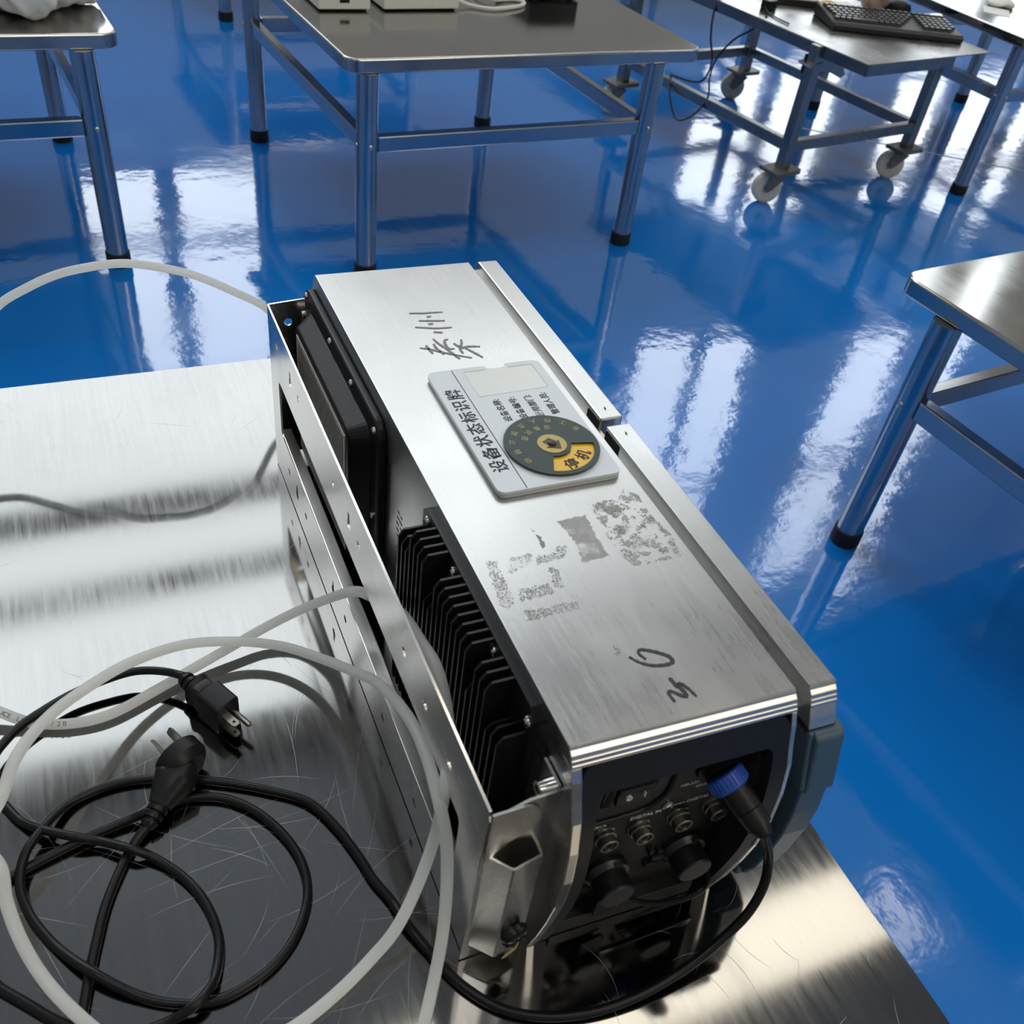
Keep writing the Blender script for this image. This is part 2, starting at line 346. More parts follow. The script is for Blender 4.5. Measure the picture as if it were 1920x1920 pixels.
CORD_Y = [(0.1331,-0.0389,0.132),(0.144,-0.0404,0.112),(0.1537,-0.0446,0.086),(0.1525,-0.0524,0.064),(0.1418,-0.0593,0.044),(0.1217,-0.0643,0.028),(0.0955,-0.0689,0.016),(0.0576,-0.0722,0.008),(0.0191,-0.0692,0.0045),(-0.0149,-0.058,0.0036),(-0.0359,-0.0436,0.0036),(-0.0536,-0.0203,0.0036),(-0.0661,0.0091,0.0036),(-0.0742,0.031,0.006),(-0.078,0.0495,0.0036),(-0.0854,0.0699,0.0036),(-0.0899,0.09,0.0036),(-0.0992,0.1196,0.0036),(-0.1134,0.147,0.0036),(-0.139,0.1665,0.0036),(-0.1784,0.1885,0.0036),(-0.2138,0.2025,0.0036),(-0.2465,0.2076,0.0036),(-0.2761,0.2003,0.005),(-0.2951,0.1805,0.0105),(-0.3075,0.1626,0.0105),(-0.3124,0.1448,0.006),(-0.3088,0.1234,0.0036),(-0.2963,0.0967,0.0036),(-0.2729,0.0638,0.0105),(-0.2484,0.0416,0.0045),(-0.2275,0.0293,0.0036),(-0.2054,0.023,0.0036),(-0.1857,0.0252,0.0036),(-0.164,0.0337,0.0036),(-0.145,0.0507,0.0036),(-0.1319,0.075,0.0036),(-0.1301,0.1011,0.0036),(-0.1387,0.1296,0.0036),(-0.1567,0.1574,0.0036),(-0.1778,0.1731,0.0036),(-0.2039,0.1786,0.004),(-0.2205,0.1714,0.0115),(-0.2374,0.1721,0.006),(-0.2714,0.1668,0.0045),(-0.3025,0.1589,0.0036),(-0.3248,0.1523,0.0036),(-0.3421,0.1494,0.0036)]
CORD_X = [(-0.3445,0.2394,0.0036),(-0.3309,0.2272,0.004),(-0.3204,0.2156,0.0036),(-0.3108,0.1987,0.0036),(-0.2922,0.1778,0.011),(-0.2747,0.1664,0.0115),(-0.2605,0.1603,0.008),(-0.24,0.1443,0.0115),(-0.2291,0.1384,0.006),(-0.2105,0.1167,0.0036),(-0.1991,0.0915,0.0036),(-0.1954,0.062,0.0036),(-0.2026,0.0368,0.006),(-0.2099,0.0261,0.0112),(-0.218,0.0206,0.0112),(-0.2287,0.0198,0.006),(-0.2389,0.0193,0.0036),(-0.2516,0.018,0.0036)]
CORD_P2 = [(-0.2254,0.1631,0.008),(-0.2329,0.1569,0.006),(-0.2406,0.1492,0.0036),(-0.2522,0.1304,0.0036),(-0.262,0.1103,0.0036),(-0.2694,0.0887,0.0036),(-0.2758,0.068,0.0036),(-0.2812,0.0479,0.0036),(-0.2844,0.0355,0.0036),(-0.2868,0.0246,0.0036)]
CORD_P1 = [(-0.1801,0.2809,0.022),(-0.1916,0.2908,0.02),(-0.2052,0.2986,0.018),(-0.2194,0.303,0.016),(-0.2413,0.3019,0.014),(-0.2665,0.2965,0.012),(-0.2877,0.2863,0.012),(-0.3048,0.2754,0.012),(-0.3184,0.2605,0.012),(-0.3316,0.242,0.012)]
CORD_L = [(-0.3382,0.0908,0.0036),(-0.328,0.0768,0.0036),(-0.314,0.0616,0.0036),(-0.3003,0.0467,0.0036),(-0.2903,0.0377,0.0036),(-0.2779,0.0264,0.0036)]
HW1 = [[(0.0623,0.4604),(0.0671,0.4602),(0.0714,0.4592),(0.0744,0.4585),(0.0813,0.4585),(0.0922,0.4575)],[(0.0756,0.4519),(0.0797,0.4525)],[(0.0664,0.4472),(0.0767,0.4452),(0.0892,0.4433)],[(0.0728,0.4401),(0.0774,0.4404)],[(0.0598,0.4373),(0.0706,0.4343),(0.0768,0.4325),(0.0915,0.4312)],[(0.0729,0.4268),(0.0804,0.4247)],[(0.0529,0.4047),(0.0585,0.4024),(0.0681,0.3956),(0.0788,0.3886),(0.0909,0.3816)],[(0.0595,0.4078),(0.0599,0.4013),(0.0608,0.3943)],[(0.0665,0.4088),(0.0666,0.4015),(0.0696,0.3913)],[(0.0688,0.4165),(0.0704,0.4096),(0.0753,0.3972),(0.0783,0.3871),(0.0803,0.3823)],[(0.0811,0.4135),(0.0782,0.4125),(0.0765,0.4091),(0.0761,0.4019),(0.0771,0.3985),(0.0816,0.3984)],[(0.0837,0.4064),(0.086,0.4007),(0.0891,0.3968)],[(0.0922,0.4109),(0.0898,0.404),(0.0859,0.3967),(0.0859,0.3894)],[(0.0895,0.3991),(0.0963,0.3989),(0.104,0.3971)],[(0.0904,0.3977),(0.0951,0.3899),(0.1,0.3805)]]
HW2 = [[(0.063,0.0492),(0.067,0.0435),(0.0735,0.0392),(0.0815,0.0375),(0.087,0.0384),(0.0871,0.0426),(0.083,0.0466),(0.0771,0.0505),(0.0719,0.0524),(0.0701,0.05),(0.0721,0.0446)],[(0.0787,0.0279),(0.08,0.0194)],[(0.0728,0.0107),(0.0727,0.0182),(0.0742,0.0185),(0.0809,0.0126),(0.082,0.0138),(0.0815,0.022),(0.0832,0.0219),(0.0857,0.0171),(0.0873,0.0108)]]
R1 = [(0.0719,0.1741),(0.095,0.1748),(0.0943,0.1631),(0.0924,0.1514),(0.0923,0.1434),(0.0919,0.133),(0.0809,0.1323),(0.0714,0.1314),(0.074,0.1407),(0.0758,0.1494),(0.0754,0.1628)]
R2 = [(0.1027,0.1863),(0.1263,0.1859),(0.1348,0.1941),(0.1427,0.186),(0.141,0.1645),(0.1452,0.1423),(0.1408,0.1206),(0.1042,0.1193),(0.0999,0.1334),(0.1007,0.16)]
R3 = [(0.0085,0.1465),(0.019,0.1436),(0.0406,0.145),(0.0679,0.1489),(0.0594,0.1172),(0.0525,0.0954),(0.02,0.092),(0.0163,0.1015),(0.0054,0.1065)]
R4 = [(0.0532,0.1649),(0.0555,0.1616),(0.0539,0.1515),(0.0511,0.1507)]
R5 = [(0.0513,0.1735),(0.0556,0.1703),(0.0528,0.1684)]
BARS = [[(0.0099,0.1474),(0.0171,0.1476),(0.0144,0.1093),(0.0087,0.1049),(0.0044,0.1072)],[(0.0265,0.1471),(0.0416,0.1485),(0.0403,0.1399),(0.0207,0.1335)],[(0.0439,0.1444),(0.0657,0.1451),(0.0641,0.1399),(0.0423,0.1371)],[(0.0207,0.1187),(0.0418,0.1199),(0.0415,0.1106),(0.0178,0.1083)],[(0.0167,0.1005),(0.0525,0.1001),(0.0515,0.0932),(0.016,0.0919)],[(0.0474,0.1324),(0.0525,0.1309),(0.0525,0.1136),(0.0456,0.1125),(0.0448,0.1212)],[(0.0612,0.1498),(0.0696,0.1497),(0.066,0.1439),(0.0589,0.1447)],[(0.0572,0.0591),(0.0604,0.0591),(0.0585,0.0512),(0.0556,0.0531)]]

# ---------------------------------------------------------------- room
bm = bmesh.new(); box(bm, -7.2, 11.2, -6.2, 6.45, -0.1, 0)
tag(struct('floor', bm, M_FLOOR), 'glossy blue epoxy floor reflecting the windows', 'floor')
bm = bmesh.new(); box(bm, -7.2, 11.2, -6.2, 6.45, 9.0, 9.15)
tag(struct('ceiling', bm, M_CEIL), 'grey ceiling high above the tables', 'ceiling')
for nm, b, lab in (('wall_left', (-7.2, -7.0, -6.0, 6.25, 0, 9), 'cream wall on the left of the hall'), ('wall_right', (11.0, 11.2, -6.0, 6.25, 0, 9), 'cream wall on the right of the hall')):
    bm = bmesh.new(); box(bm, *b); tag(struct(nm, bm, M_WALL), lab, 'wall')
WINDOWS = [  # x0, x1, z0, z1, upright bars, cross bars, bar width, label
    (-0.12, 1.10, 1.50, 3.25, [(0.36, 0.50)], [(1.98, 2.05)], 'low pair of bright window panes on the far wall'),
    (-4.2, 1.30, 3.45, 8.45, [], [(5.18, 5.40), (6.08, 6.30)], 'wide high window with two cross bars on the far wall'),
    (1.62, 4.10, 4.5, 7.7, [(2.8, 2.88)], [(6.1, 6.25)], 'high window between the wide window and the right pair'),
    (4.40, 5.85, 0.85, 2.25, [(5.05, 5.17)], [], 'low window right of the middle of the far wall'),
    (4.40, 5.85, 3.25, 7.0, [(5.1, 5.2)], [(5.2, 5.32)], 'tall high window above the low middle window'),
    (6.40, 8.30, 0.95, 2.4, [(7.0, 7.2), (7.8, 7.95)], [(1.75, 1.82)], 'low window nearest the right wall'),
    (8.35, 8.95, 3.6, 8.0, [], [], 'high window at the right end of the far wall'),
    (7.05, 7.95, 3.5, 7.2, [], [(5.2, 5.3)], 'narrow high window nearest the right wall'),
]
wo = [(-7.2, 0), (11.2, 0), (11.2, 9.0), (-7.2, 9.0)]
o = sheet('wall_far', wo, [[(a, c), (b, c), (b, d), (a, d)] for a, b, c, d, *_ in WINDOWS], 0.2, frame((0, 6.35, 0), (1, 0, 0), (0, 0, 1)), M_WALL)
tag(o, 'cream far wall with several windows', 'wall', kind='structure')
for i, (a, b, c, d, ub, cb, lab) in enumerate(WINDOWS):
    bm = bmesh.new(); f = 0.03
    for q in ((a, a + f, c, d), (b - f, b, c, d), (a, b, c, c + f), (a, b, d - f, d)): box(bm, q[0], q[1], 6.28, 6.36, q[2], q[3])
    for x0, x1 in ub: box(bm, x0, x1, 6.28, 6.36, c, d)
    for z0, z1 in cb: box(bm, a, b, 6.28, 6.36, z0, z1)
    wob = tag(struct('window_%d' % (i + 1), bm, M_FRAME), lab, 'window')
    bm = bmesh.new(); box(bm, a, b, 6.37, 6.38, c, d)
    finish('pane', bm, M_PANE, wob)
M_BACKP = emit('warm_fill_pane', (1.0, 0.90, 0.72), BACK)
o = sheet('wall_back', [(-7.2, 0), (11.2, 0), (11.2, 9.0), (-7.2, 9.0)], [[(1.4, 4.4), (5.4, 4.4), (5.4, 8.5), (1.4, 8.5)]], 0.2, frame((0, -6.1, 0), (1, 0, 0), (0, 0, 1)), M_WALL)
tag(o, 'cream wall behind the camera', 'wall', kind='structure')
bm = bmesh.new()
for q in ((1.4, 1.43, 4.4, 8.5), (5.37, 5.4, 4.4, 8.5), (1.4, 5.4, 4.4, 4.43), (1.4, 5.4, 8.47, 8.5), (3.37, 3.43, 4.4, 8.5)): box(bm, q[0], q[1], -6.08, -6.02, q[2], q[3])
wob = tag(struct('window_9', bm, M_FRAME), 'wide high window added behind the camera as warm fill', 'window')  # unseen window, added to throw warm light on the bracket flange
bm = bmesh.new(); box(bm, 1.4, 5.4, -6.13, -6.12, 4.4, 8.5); finish('pane', bm, M_BACKP, wob)
M_FILL = emit('fill_lamp', (1.0, 0.97, 0.90), FILL)
def ceiling_light(x0, x1, y0, y1, m, label):
    t = thing('ceiling_light', label, 'ceiling light', ((x0 + x1) / 2, (y0 + y1) / 2, 9.0), group='ceiling lights of the hall')
    hx = (x1 - x0) / 2; hy = (y1 - y0) / 2
    bm = bmesh.new(); box(bm, -hx - 0.03, hx + 0.03, -hy - 0.03, hy + 0.03, -0.06, 0)
    finish('housing', bm, M_FRAME, t)
    bm = bmesh.new(); box(bm, -hx, hx, -hy, hy, -0.075, -0.055)
    finish('diffuser', bm, m, t)
for x0, x1, lab in ((0.9, 2.6, 'warm ceiling light, first of the row over the near table'), (2.66, 4.4, 'warm ceiling light, second of the row over the near table'), (4.46, 6.3, 'warm ceiling light, third of the row over the near table'), (7.1, 7.35, 'short warm ceiling light, fourth of the row'), (8.4, 8.72, 'short warm ceiling light, last of the row by the right wall')):
    ceiling_light(x0, x1, 1.92, 2.75, M_LAMP, lab)
for x0, y0, lab in ((-3.6, -1.6, 'added square fill light left of the near table'), (0.2, -2.6, 'added square fill light behind the camera'), (4.6, -2.6, 'added square fill light behind and right of the camera'), (8.4, -1.0, 'added square fill light near the right wall')):  # unseen overhead panels, added as fill to lift the diffuse light
    ceiling_light(x0, x0 + 1.6, y0, y0 + 1.6, M_FILL, lab)
bm = bmesh.new()
prism(bm, [(2.40, 2.72), (4.6, 1.2), (4.605, 1.207), (2.405, 2.727)], 0.0, 0.0008, 'z')
tag(struct('trim_1', bm, M_JOINT), 'pale hairline joint across the blue floor by the right tables', 'floor joint')

# ---------------------------------------------------------------- steel tables
def stretcher(bm, p0, p1, z0, z1, wd):
    p0 = Vector((p0[0], p0[1], 0)); p1 = Vector((p1[0], p1[1], 0)); d = (p1 - p0).normalized(); s = Vector((-d.y, d.x, 0)) * wd / 2
    prism(bm, [(p0 + s).to_tuple()[:2], (p1 + s).to_tuple()[:2], (p1 - s).to_tuple()[:2], (p0 - s).to_tuple()[:2]], z0, z1, 'z')
def steel_table(ox, oy, deg, wd, dp, legs, label, top=M_TOP2, cr=0.035, th=0.030, r=0.025, sz=(0.300, 0.336), sides='FLRB', bolts=True):
    """ox, oy: near-left corner of the top; legs: local x positions and y positions"""
    t = thing('steel_table', label, 'table', (ox, oy, 0), math.radians(deg), 'stainless steel tables in the hall')
    bm = bmesh.new(); prism(bm, rrect(0, wd, 0, dp, cr, 6), T - th, T, 'z')
    finish('tabletop', bm, top, t, smooth=True, bevel=0.004, seg=3)
    (x0, x1), (y0, y1) = legs
    for x in (x0, x1):
        for y in (y0, y1):
            bm = bmesh.new(); cyl(bm, (x, y, 0.03), (x, y, T - th), r, n=28)
            lg = finish('leg', bm, M_TUBE, t, smooth=True)
            bm = bmesh.new(); lathe(bm, (x, y, 0), (0, 0, 1), [(0, r * 1.06), (0.004, r * 1.12), (0.032, r * 1.10), (0.034, r * 1.02)], 24)
            finish('rubber_foot', bm, M_FOOT, lg, smooth=True)
            if bolts:
                for dx, dy in ((-1, 0), (0, -1)):
                    bm = bmesh.new(); p = Vector((x + dx * r * 0.98, y + dy * r * 0.98, (sz[0] + sz[1]) / 2)); lathe(bm, p, (dx, dy, 0), [(0, .006), (.0025, .0055), (.004, .003)], 12)
                    finish('bolt', bm, M_CHROME, lg, smooth=True)
    for s in sides:
        q = {'F': ((x0, y0), (x1, y0)), 'B': ((x0, y1), (x1, y1)), 'L': ((x0, y0), (x0, y1)), 'R': ((x1, y0), (x1, y1))}[s]
        bm = bmesh.new(); a = Vector(q[0]); b = Vector(q[1]); d = (b - a).normalized() * (r * 0.93)
        stretcher(bm, a + d, b - d, sz[0], sz[1], 0.026)
        finish('stretcher', bm, M_TUBE, t, bevel=0.003)
    return t
steel_table(0.405, 1.865, 4.6, 0.94, 1.02, ((0.052, 0.812), (0.018, 0.900)), 'stainless table straight behind the grey device, with two white boxes on it')
steel_table(-0.965, 1.955, 4.6, 0.94, 0.90, ((0.075, 0.864), (0.012, 0.790)), 'stainless table at the left edge carrying a white plastic bag')
R_D = 0.95
steel_table(1.035 + R_D * math.sin(math.radians(6)), 0.812 - R_D * math.cos(math.radians(6)), 6.0, 0.94, R_D, ((0.008, 0.87), (0.10, R_D - 0.114)), 'stainless table corner at the right edge, empty')
steel_table(2.578, 2.03, 2.6, 0.94, 1.0, ((0.058, 0.885), (0.075, 0.885)), 'stainless table at the top right corner, beyond the wheeled cart')
steel_table(0.455, 3.93, 4.6, 0.94, 0.95, ((0.065, 0.860), (0.040, 0.890)), 'far stainless table behind the white boxes, only a leg showing')
steel_table(2.352, 4.15, 4.6, 0.94, 0.95, ((0.065, 0.860), (0.040, 0.890)), 'far stainless table behind the wheeled cart, only a leg showing')

# the near table under the device: plain folded sheet edge
t = thing('steel_table', 'near stainless table under the grey device, scratched top', 'table', (0, 0, 0), 0, 'stainless steel tables in the hall')
bm = bmesh.new()
ed = [(0.258, -1.4)]
y = -1.4
while y < 0.76:
    y += 0.012 + 0.02 * random.random(); ed.append((0.2585 + random.uniform(-0.0007, 0.0007), min(y, 0.763)))
ed += [(0.2555, 0.767), (-0.95, 0.7665), (-0.95, -1.4)]
prism(bm, ed, T - 0.0015, T, 'z')
for q in ((-0.95, 0.2575, 0.763, 0.766), (0.2545, 0.2575, -1.4, 0.766), (-0.95, -0.947, -1.4, 0.766), (-0.95, 0.2575, -1.4, -1.397)): box(bm, q[0], q[1], q[2], q[3], T - 0.035, T - 0.0012)
finish('tabletop', bm, M_TOP, t)
bm = bmesh.new(); rs = random.Random(11)
def scratch(x, y, a, l, w, bend):
    n = 7; L_ = []; R_ = []
    for i in range(n):
        k = i / (n - 1) - .5; aa = a + bend * k; px_, py_ = x + math.cos(aa) * l * k, y + math.sin(aa) * l * k
        ww = w * (1 - abs(2 * k) ** 2 * .9) / 2
        if not (-.6 < px_ < .254 and -.5 < py_ < .76): return
        L_.append((px_ - math.sin(aa) * ww, py_ + math.cos(aa) * ww)); R_.append((px_ + math.sin(aa) * ww, py_ - math.cos(aa) * ww))
    L_ = [bm.verts.new((p[0], p[1], T + .00012)) for p in L_]; R_ = [bm.verts.new((p[0], p[1], T + .00012)) for p in R_]
    for i in range(n - 1): bm.faces.new((L_[i], L_[i + 1], R_[i + 1], R_[i]))
for k in range(75): scratch(rs.uniform(-.36, -.04), rs.uniform(-.02, .26), rs.gauss(.95, .35) if rs.random() < .6 else rs.uniform(0, 3.1), rs.uniform(.02, .12), rs.uniform(.00010, .00026), rs.uniform(-.3, .3))
for k in range(30): scratch(rs.uniform(.02, .25), rs.uniform(-.2, .02), rs.uniform(0, 3.1), rs.uniform(.01, .05), rs.uniform(.00015, .00035), rs.uniform(-.6, .6))
for k in range(30): scratch(rs.uniform(-.5, -.05), rs.uniform(.25, .74), rs.uniform(0, 3.1), rs.uniform(.01, .06), rs.uniform(.00012, .00025), rs.uniform(-.6, .6))
so = finish('scratches', bm, mat('scratched_steel', (.42, .43, .43), .4, metal=.9, noise=.3, nscale=60), t); so['kind'] = 'stuff'
for p_ in so.data.polygons:
    if p_.normal.z < 0: p_.flip()
for x in (-0.87, 0.19):
    for y in (-1.32, 0.69):
        bm = bmesh.new(); cyl(bm, (x, y, 0.03), (x, y, T - 0.0015), 0.025, n=24)
        lg = finish('leg', bm, M_TUBE, t, smooth=True)
        bm = bmesh.new(); lathe(bm, (x, y, 0), (0, 0, 1), [(0, .0265), (.032, .0275), (.034, .0255)], 24)
        finish('rubber_foot', bm, M_FOOT, lg, smooth=True)
for a, b in (((-0.87, -1.32), (0.19, -1.32)), ((-0.87, 0.69), (0.19, 0.69)), ((-0.87, -1.32), (-0.87, 0.69)), ((0.19, -1.32), (0.19, 0.69))):
    bm = bmesh.new(); stretcher(bm, a, b, 0.30, 0.336, 0.026); finish('stretcher', bm, M_TUBE, t, bevel=0.003)

# ---------------------------------------------------------------- electronics cabinet
DEV = thing('electronics_cabinet', 'brushed steel electronics cabinet lying on the near table, connectors facing the viewer', 'machine', (0, 0, T))
LOW = [(-0.0165, .190), (-.0225, .175), (-.0275, .150), (-.0300, .120), (-.0290, .090), (-.0250, .060), (-.0195, .030), (-.0125, 0.0)]
NEAR = [(-.0086, .2105), (-.0125, .2020)] + LOW
RIM = [(-.0086, .2105), (-.0084, .2122), (-.0070, .2134), (-.0068, .2148), (-.0054, .2160), (-.0050, .2178), (-.0022, .2204), (-.0012, .2222), (.0002, .2230)]
FAR = [(.5425, .223), (.5470, .219), (.5560, .20), (.5680, .15), (.5715, .115), (.5680, .07), (.5600, .03), (.5540, .003), (.5520, 0.0)]
HS = []   # every mesh of the cabinet, for the slight taper of its near end
def dev(name, bm, m, parent=None, **k):
    o = finish(name, bm, m, parent or DEV, **k); HS.append(o); return o
bm = bmesh.new()
prism(bm, RIM + FAR + [(.003, 0.0), (.003, .2105)], 0.0, 0.150, 'x')
for x0, x1 in ((0.0, 0.0065), (0.1462, 0.150)): prism(bm, [(.003, .2105)] + NEAR + [(.003, 0.0)], x0, x1, 'x')
dev('housing', bm, M_BRUSH, bevel=0.0012)
bm = bmesh.new(); prism(bm, [(-.004, .004), (-.010, .09), (-.008, .17), (-.002, .205), (.006, .213), (.545, .213), (.556, .10), (.545, .004)], 0.1485, 0.1605, 'x')
dev('door_gasket_channel', bm, M_BRUSH)
# split door on the right, far and near leaf
def lid(name, prof, lab=None):
    bm = bmesh.new(); prism(bm, prof, 0.1592, 0.1790, 'x'); return dev(name, bm, M_BRUSH, bevel=0.0015)
l1 = lid('door', [(.2775, .002), (.2775, .223)] + FAR)
RIML = [(-.0150, .1965)] + [(-.0118, .2040)] + RIM
l2 = lid('door', RIML + [(.2680, .223), (.2680, .002), (.012, .002), (.012, .1965)])
for par, y0, y1 in ((l1, .2790, .2985), (l2, .2450, .2668)):
    bm = bmesh.new(); box(bm, .1586, .1600, y0, y1, .190, .2195); dev('hinge_slot', bm, M_DARK, par)
for par, x, y in ((l1, .1695, .2905), (l2, .1705, .2560)):
    bm = bmesh.new(); prism(bm, [(x - .001, y - .003), (x + .0006, y), (x + .0002, y + .003), (x - .0012, y)], .2230, .2232, 'z'); dev('scuff', bm, M_PEN2, par)
# blue-grey corner bumper under the near door leaf
bm = bmesh.new()
prism(bm, [(.012, .1935), (-.0170, .1945), (-.0215, .191), (-.0320, .1520), (-.0325, .1490), (-.0290, .1475), (-.0320, .125), (-.0325, .100), (-.0300, .070), (-.0265, .045), (-.0220, .030), (-.010, .022), (.012, .020)], 0.1630, 0.1850, 'x')
prism(bm, [(.010, .1935), (-.0165, .1940), (-.0300, .152), (-.0305, .150), (-.0275, .149), (.010, .149)], 0.1600, 0.1866, 'x')
prism(bm, [(-.006, .034), (-.019, .0345), (-.0205, .028), (-.008, .021)], 0.1585, 0.182, 'x')
dev('corner_bumper', bm, M_BUMP, bevel=0.002, seg=3)
bm = bmesh.new(); box(bm, .1588, .1800, -.0140, .004, .1936, .1970); dev('bumper_gap', bm, M_DARK)
# connector panel
bm = bmesh.new(); box(bm, 0.0065, 0.1462, 0.0005, 0.0032, 0.002, .2100); PAN = dev('connector_panel', bm, M_PANEL)
def bezel():
    # a frame that follows the bulged end: outer and inner rounded outlines over x, height; depth from the profile
    prof = sorted([(z, y) for y, z in NEAR])
    def yat(z):
        for (z0, y0), (z1, y1) in zip(prof, prof[1:]):
            if z0 <= z <= z1: return y0 + (y1 - y0) * (z - z0) / (z1 - z0)
        return prof[-1][1] if z > prof[-1][0] else prof[0][1]
    def arch(x0, x1, zt, r, n=6, m=16):
        L_ = [(x0, .001 + (zt - r - .001) * i / m) for i in range(m)]
        A_ = [(x0 + r - r * math.cos(t), zt - r + r * math.sin(t)) for t in [math.pi / 2 * i / n for i in range(n + 1)]]
        B_ = [(x1 - r + r * math.sin(t), zt - r + r * math.cos(t)) for t in [math.pi / 2 * i / n for i in range(n + 1)]]
        R_ = [(x1, z) for x, z in L_[::-1]]
        return L_ + A_ + B_ + R_
    o_ = arch(.0067, .1460, .2102, .010); i_ = arch(.0158, .1358, .1895, .006)
    bm = bmesh.new()
    rows = []
    for loop, off in ((o_, .0120), (o_, .0006), (i_, .0010), (i_, .0120)):
        rows.append([bm.verts.new((x, yat(z) + off, z)) for x, z in loop])
    for A, B in zip(rows, rows[1:]):
        for k in range(len(A) - 1): bm.faces.new((A[k], A[k + 1], B[k + 1], B[k]))
    return bm
dev('bezel', bezel(), M_BEZEL, smooth=True, angle=.7)
bm = bmesh.new()   # switch field with a rounded raised border
hood = [(.0195, .1310), (.060, .1315), (.0700, .1340), (.0770, .1400), (.0805, .1490), (.0810, .178), (.0195, .178)]
prism(bm, hood, -.0020, .0010, 'y'); SWF = dev('switch_field', bm, M_PANEL)
bm = bmesh.new(); tube(bm, [(p[0], -.003, p[1]) for p in hood[:6]], .0016, 8, 6); dev('border', bm, M_ANOD, SWF, smooth=True)
SW = [(.0330, .1475), (.0700, .1475), (.0700, .1690), (.0330, .1690)]
bm = bmesh.new(); prism(bm, SW, -.0030, -.0015, 'y'); swo = dev('rocker_switch', bm, M_BEZEL, None, bevel=.0006)
bm = bmesh.new(); prism(bm, [(.0340, .1490), (.0390, .1490), (.0390, .1680), (.0365, .1680)], -.0034, -.0029, 'y'); prism(bm, [(.0560, .1660), (.0690, .1660), (.0690, .1590), (.0670, .1640)], -.0034, -.0029, 'y'); dev('switch_recess', bm, M_DARK, swo)
bm = bmesh.new(); prism(bm, [(-.0028, .1500), (-.0058, .1505), (-.0048, .1580), (-.0062, .1662), (-.0028, .1668)], .0415, .0650, 'x'); dev('rocker', bm, M_PANEL, swo, bevel=.0005)
bm = bmesh.new()
for i in range(16):
    a0 = 2 * math.pi * i / 16; a1 = 2 * math.pi * (i + 1) / 16
    q = [(.0490 + r * math.cos(a), .1575 + r * math.sin(a)) for r, a in ((.0021, a0), (.0021, a1), (.0014, a1), (.0014, a0))]
    prism(bm, q, -.0066, -.0045, 'y')
prism(bm, [(.0596, .1553), (.0602, .1553), (.0602, .1597), (.0596, .1597)], -.0066, -.0045, 'y')
dev('switch_marks', bm, M_WPRINT, swo)
def m12(x, z, name='round_socket'):
    bm = bmesh.new()
    lathe(bm, (x, .0005, z), (0, -1, 0), [(0, .0092), (.0022, .0092), (.0024, .0086)], 6)
    lathe(bm, (x, -.0018, z), (0, -1, 0), [(0, .0076), (.0030, .0078), (.0034, .0066), (.0084, .0066), (.0088, .0062), (.0088, .0052), (.0070, .0050)], 28)
    so = dev(name, bm, M_NICKEL, smooth=True)
    bm = bmesh.new(); lathe(bm, (x, -.0087, z), (0, -1, 0), [(0, .0051), (.0004, .0051)], 20)
    dev('insert', bm, M_DARK, so)
    bm = bmesh.new()
    for k in range(8):
        a = 2 * math.pi * k / 8; cyl(bm, (x + .0030 * math.cos(a), -.0090, z + .0030 * math.sin(a)), (x + .0030 * math.cos(a), -.0098, z + .0030 * math.sin(a)), .0006, n=8)
    dev('contacts', bm, M_NICKEL, so)
for x, z in ((.0435, .1100), (.0700, .1065), (.0985, .1085), (.1255, .1090)): m12(x, z)
def capd(x, z):
    bm = bmesh.new(); lathe(bm, (x, .0005, z), (0, -1, 0), [(0, .0165), (.004, .0165), (.006, .0150), (.008, .0132)], 30)
    so = dev('flanged_port', bm, M_ANOD, smooth=True)
    bm = bmesh.new(); lathe(bm, (x, -.0060, z), (0, -1, 0), [(0, .0130), (.0150, .0130), (.0160, .0122)], 30)
    co = dev('port_cap', bm, M_BLACK, so, smooth=True)
    bm = bmesh.new(); lathe(bm, (x, -.0217, z), (0, -1, 0), [(0, .0121), (.0006, .0118)], 30); dev('cap_face', bm, M_CAPF, so)
    bm = bmesh.new(); prism(bm, [(x + .0122 * math.cos(a), z + .0122 * math.sin(a)) for a in [math.radians(d) for d in range(-20, 81, 10)]] + [(x + .0160 * math.cos(a), z + .0160 * math.sin(a)) for a in [math.radians(d) for d in range(80, -21, -10)]], -.0072, -.0058, 'y')
    dev('bright_lug', bm, M_NICKEL, so)
capd(.0545, .0590); capd(.1140, .0610)
# rubber straps of the caps
bm = bmesh.new(); prism(bm, [(.046, .047), (.064, .047), (.065, .023), (.0605, .0155), (.0530, .019), (.0460, .021)], -.0150, -.0125, 'y'); dev('cap_strap', bm, M_RUB, PAN, bevel=.001)
bm = bmesh.new(); tube(bm, [(.0660, -.012, .052), (.0740, -.018, .036), (.0960, -.021, .0240), (.1150, -.022, .0200), (.1330, -.020, .0230), (.1345, -.017, .0380), (.1300, -.012, .0500)], .0022, 8, 6); dev('cap_lanyard', bm, M_RUB, PAN, smooth=True)
bm = bmesh.new(); box(bm, .019, .132, -.0105, .001, .0010, .0175); dev('panel_ledge', bm, M_PANEL, PAN, bevel=.001)
bm = bmesh.new()
for q in ((.0860, .0900, .066, .071), (.0900, .0985, .0560, .0600), (.0870, .0950, .0480, .0520), (.0935, .0975, .0640, .0680)): prism(bm, [(q[0], q[2]), (q[1], q[2]), (q[1], q[3]), (q[0], q[3])], -.004, .001, 'y')
dev('small_fittings', bm, M_BEZEL, PAN, bevel=.0008)
bm = bmesh.new(); lathe(bm, (.0880, .0006, .1235), (0, -1, 0), [(0, .0042), (.0015, .0040), (.0024, .0024)], 16); dev('panel_screw', bm, M_CHROME, PAN, smooth=True)
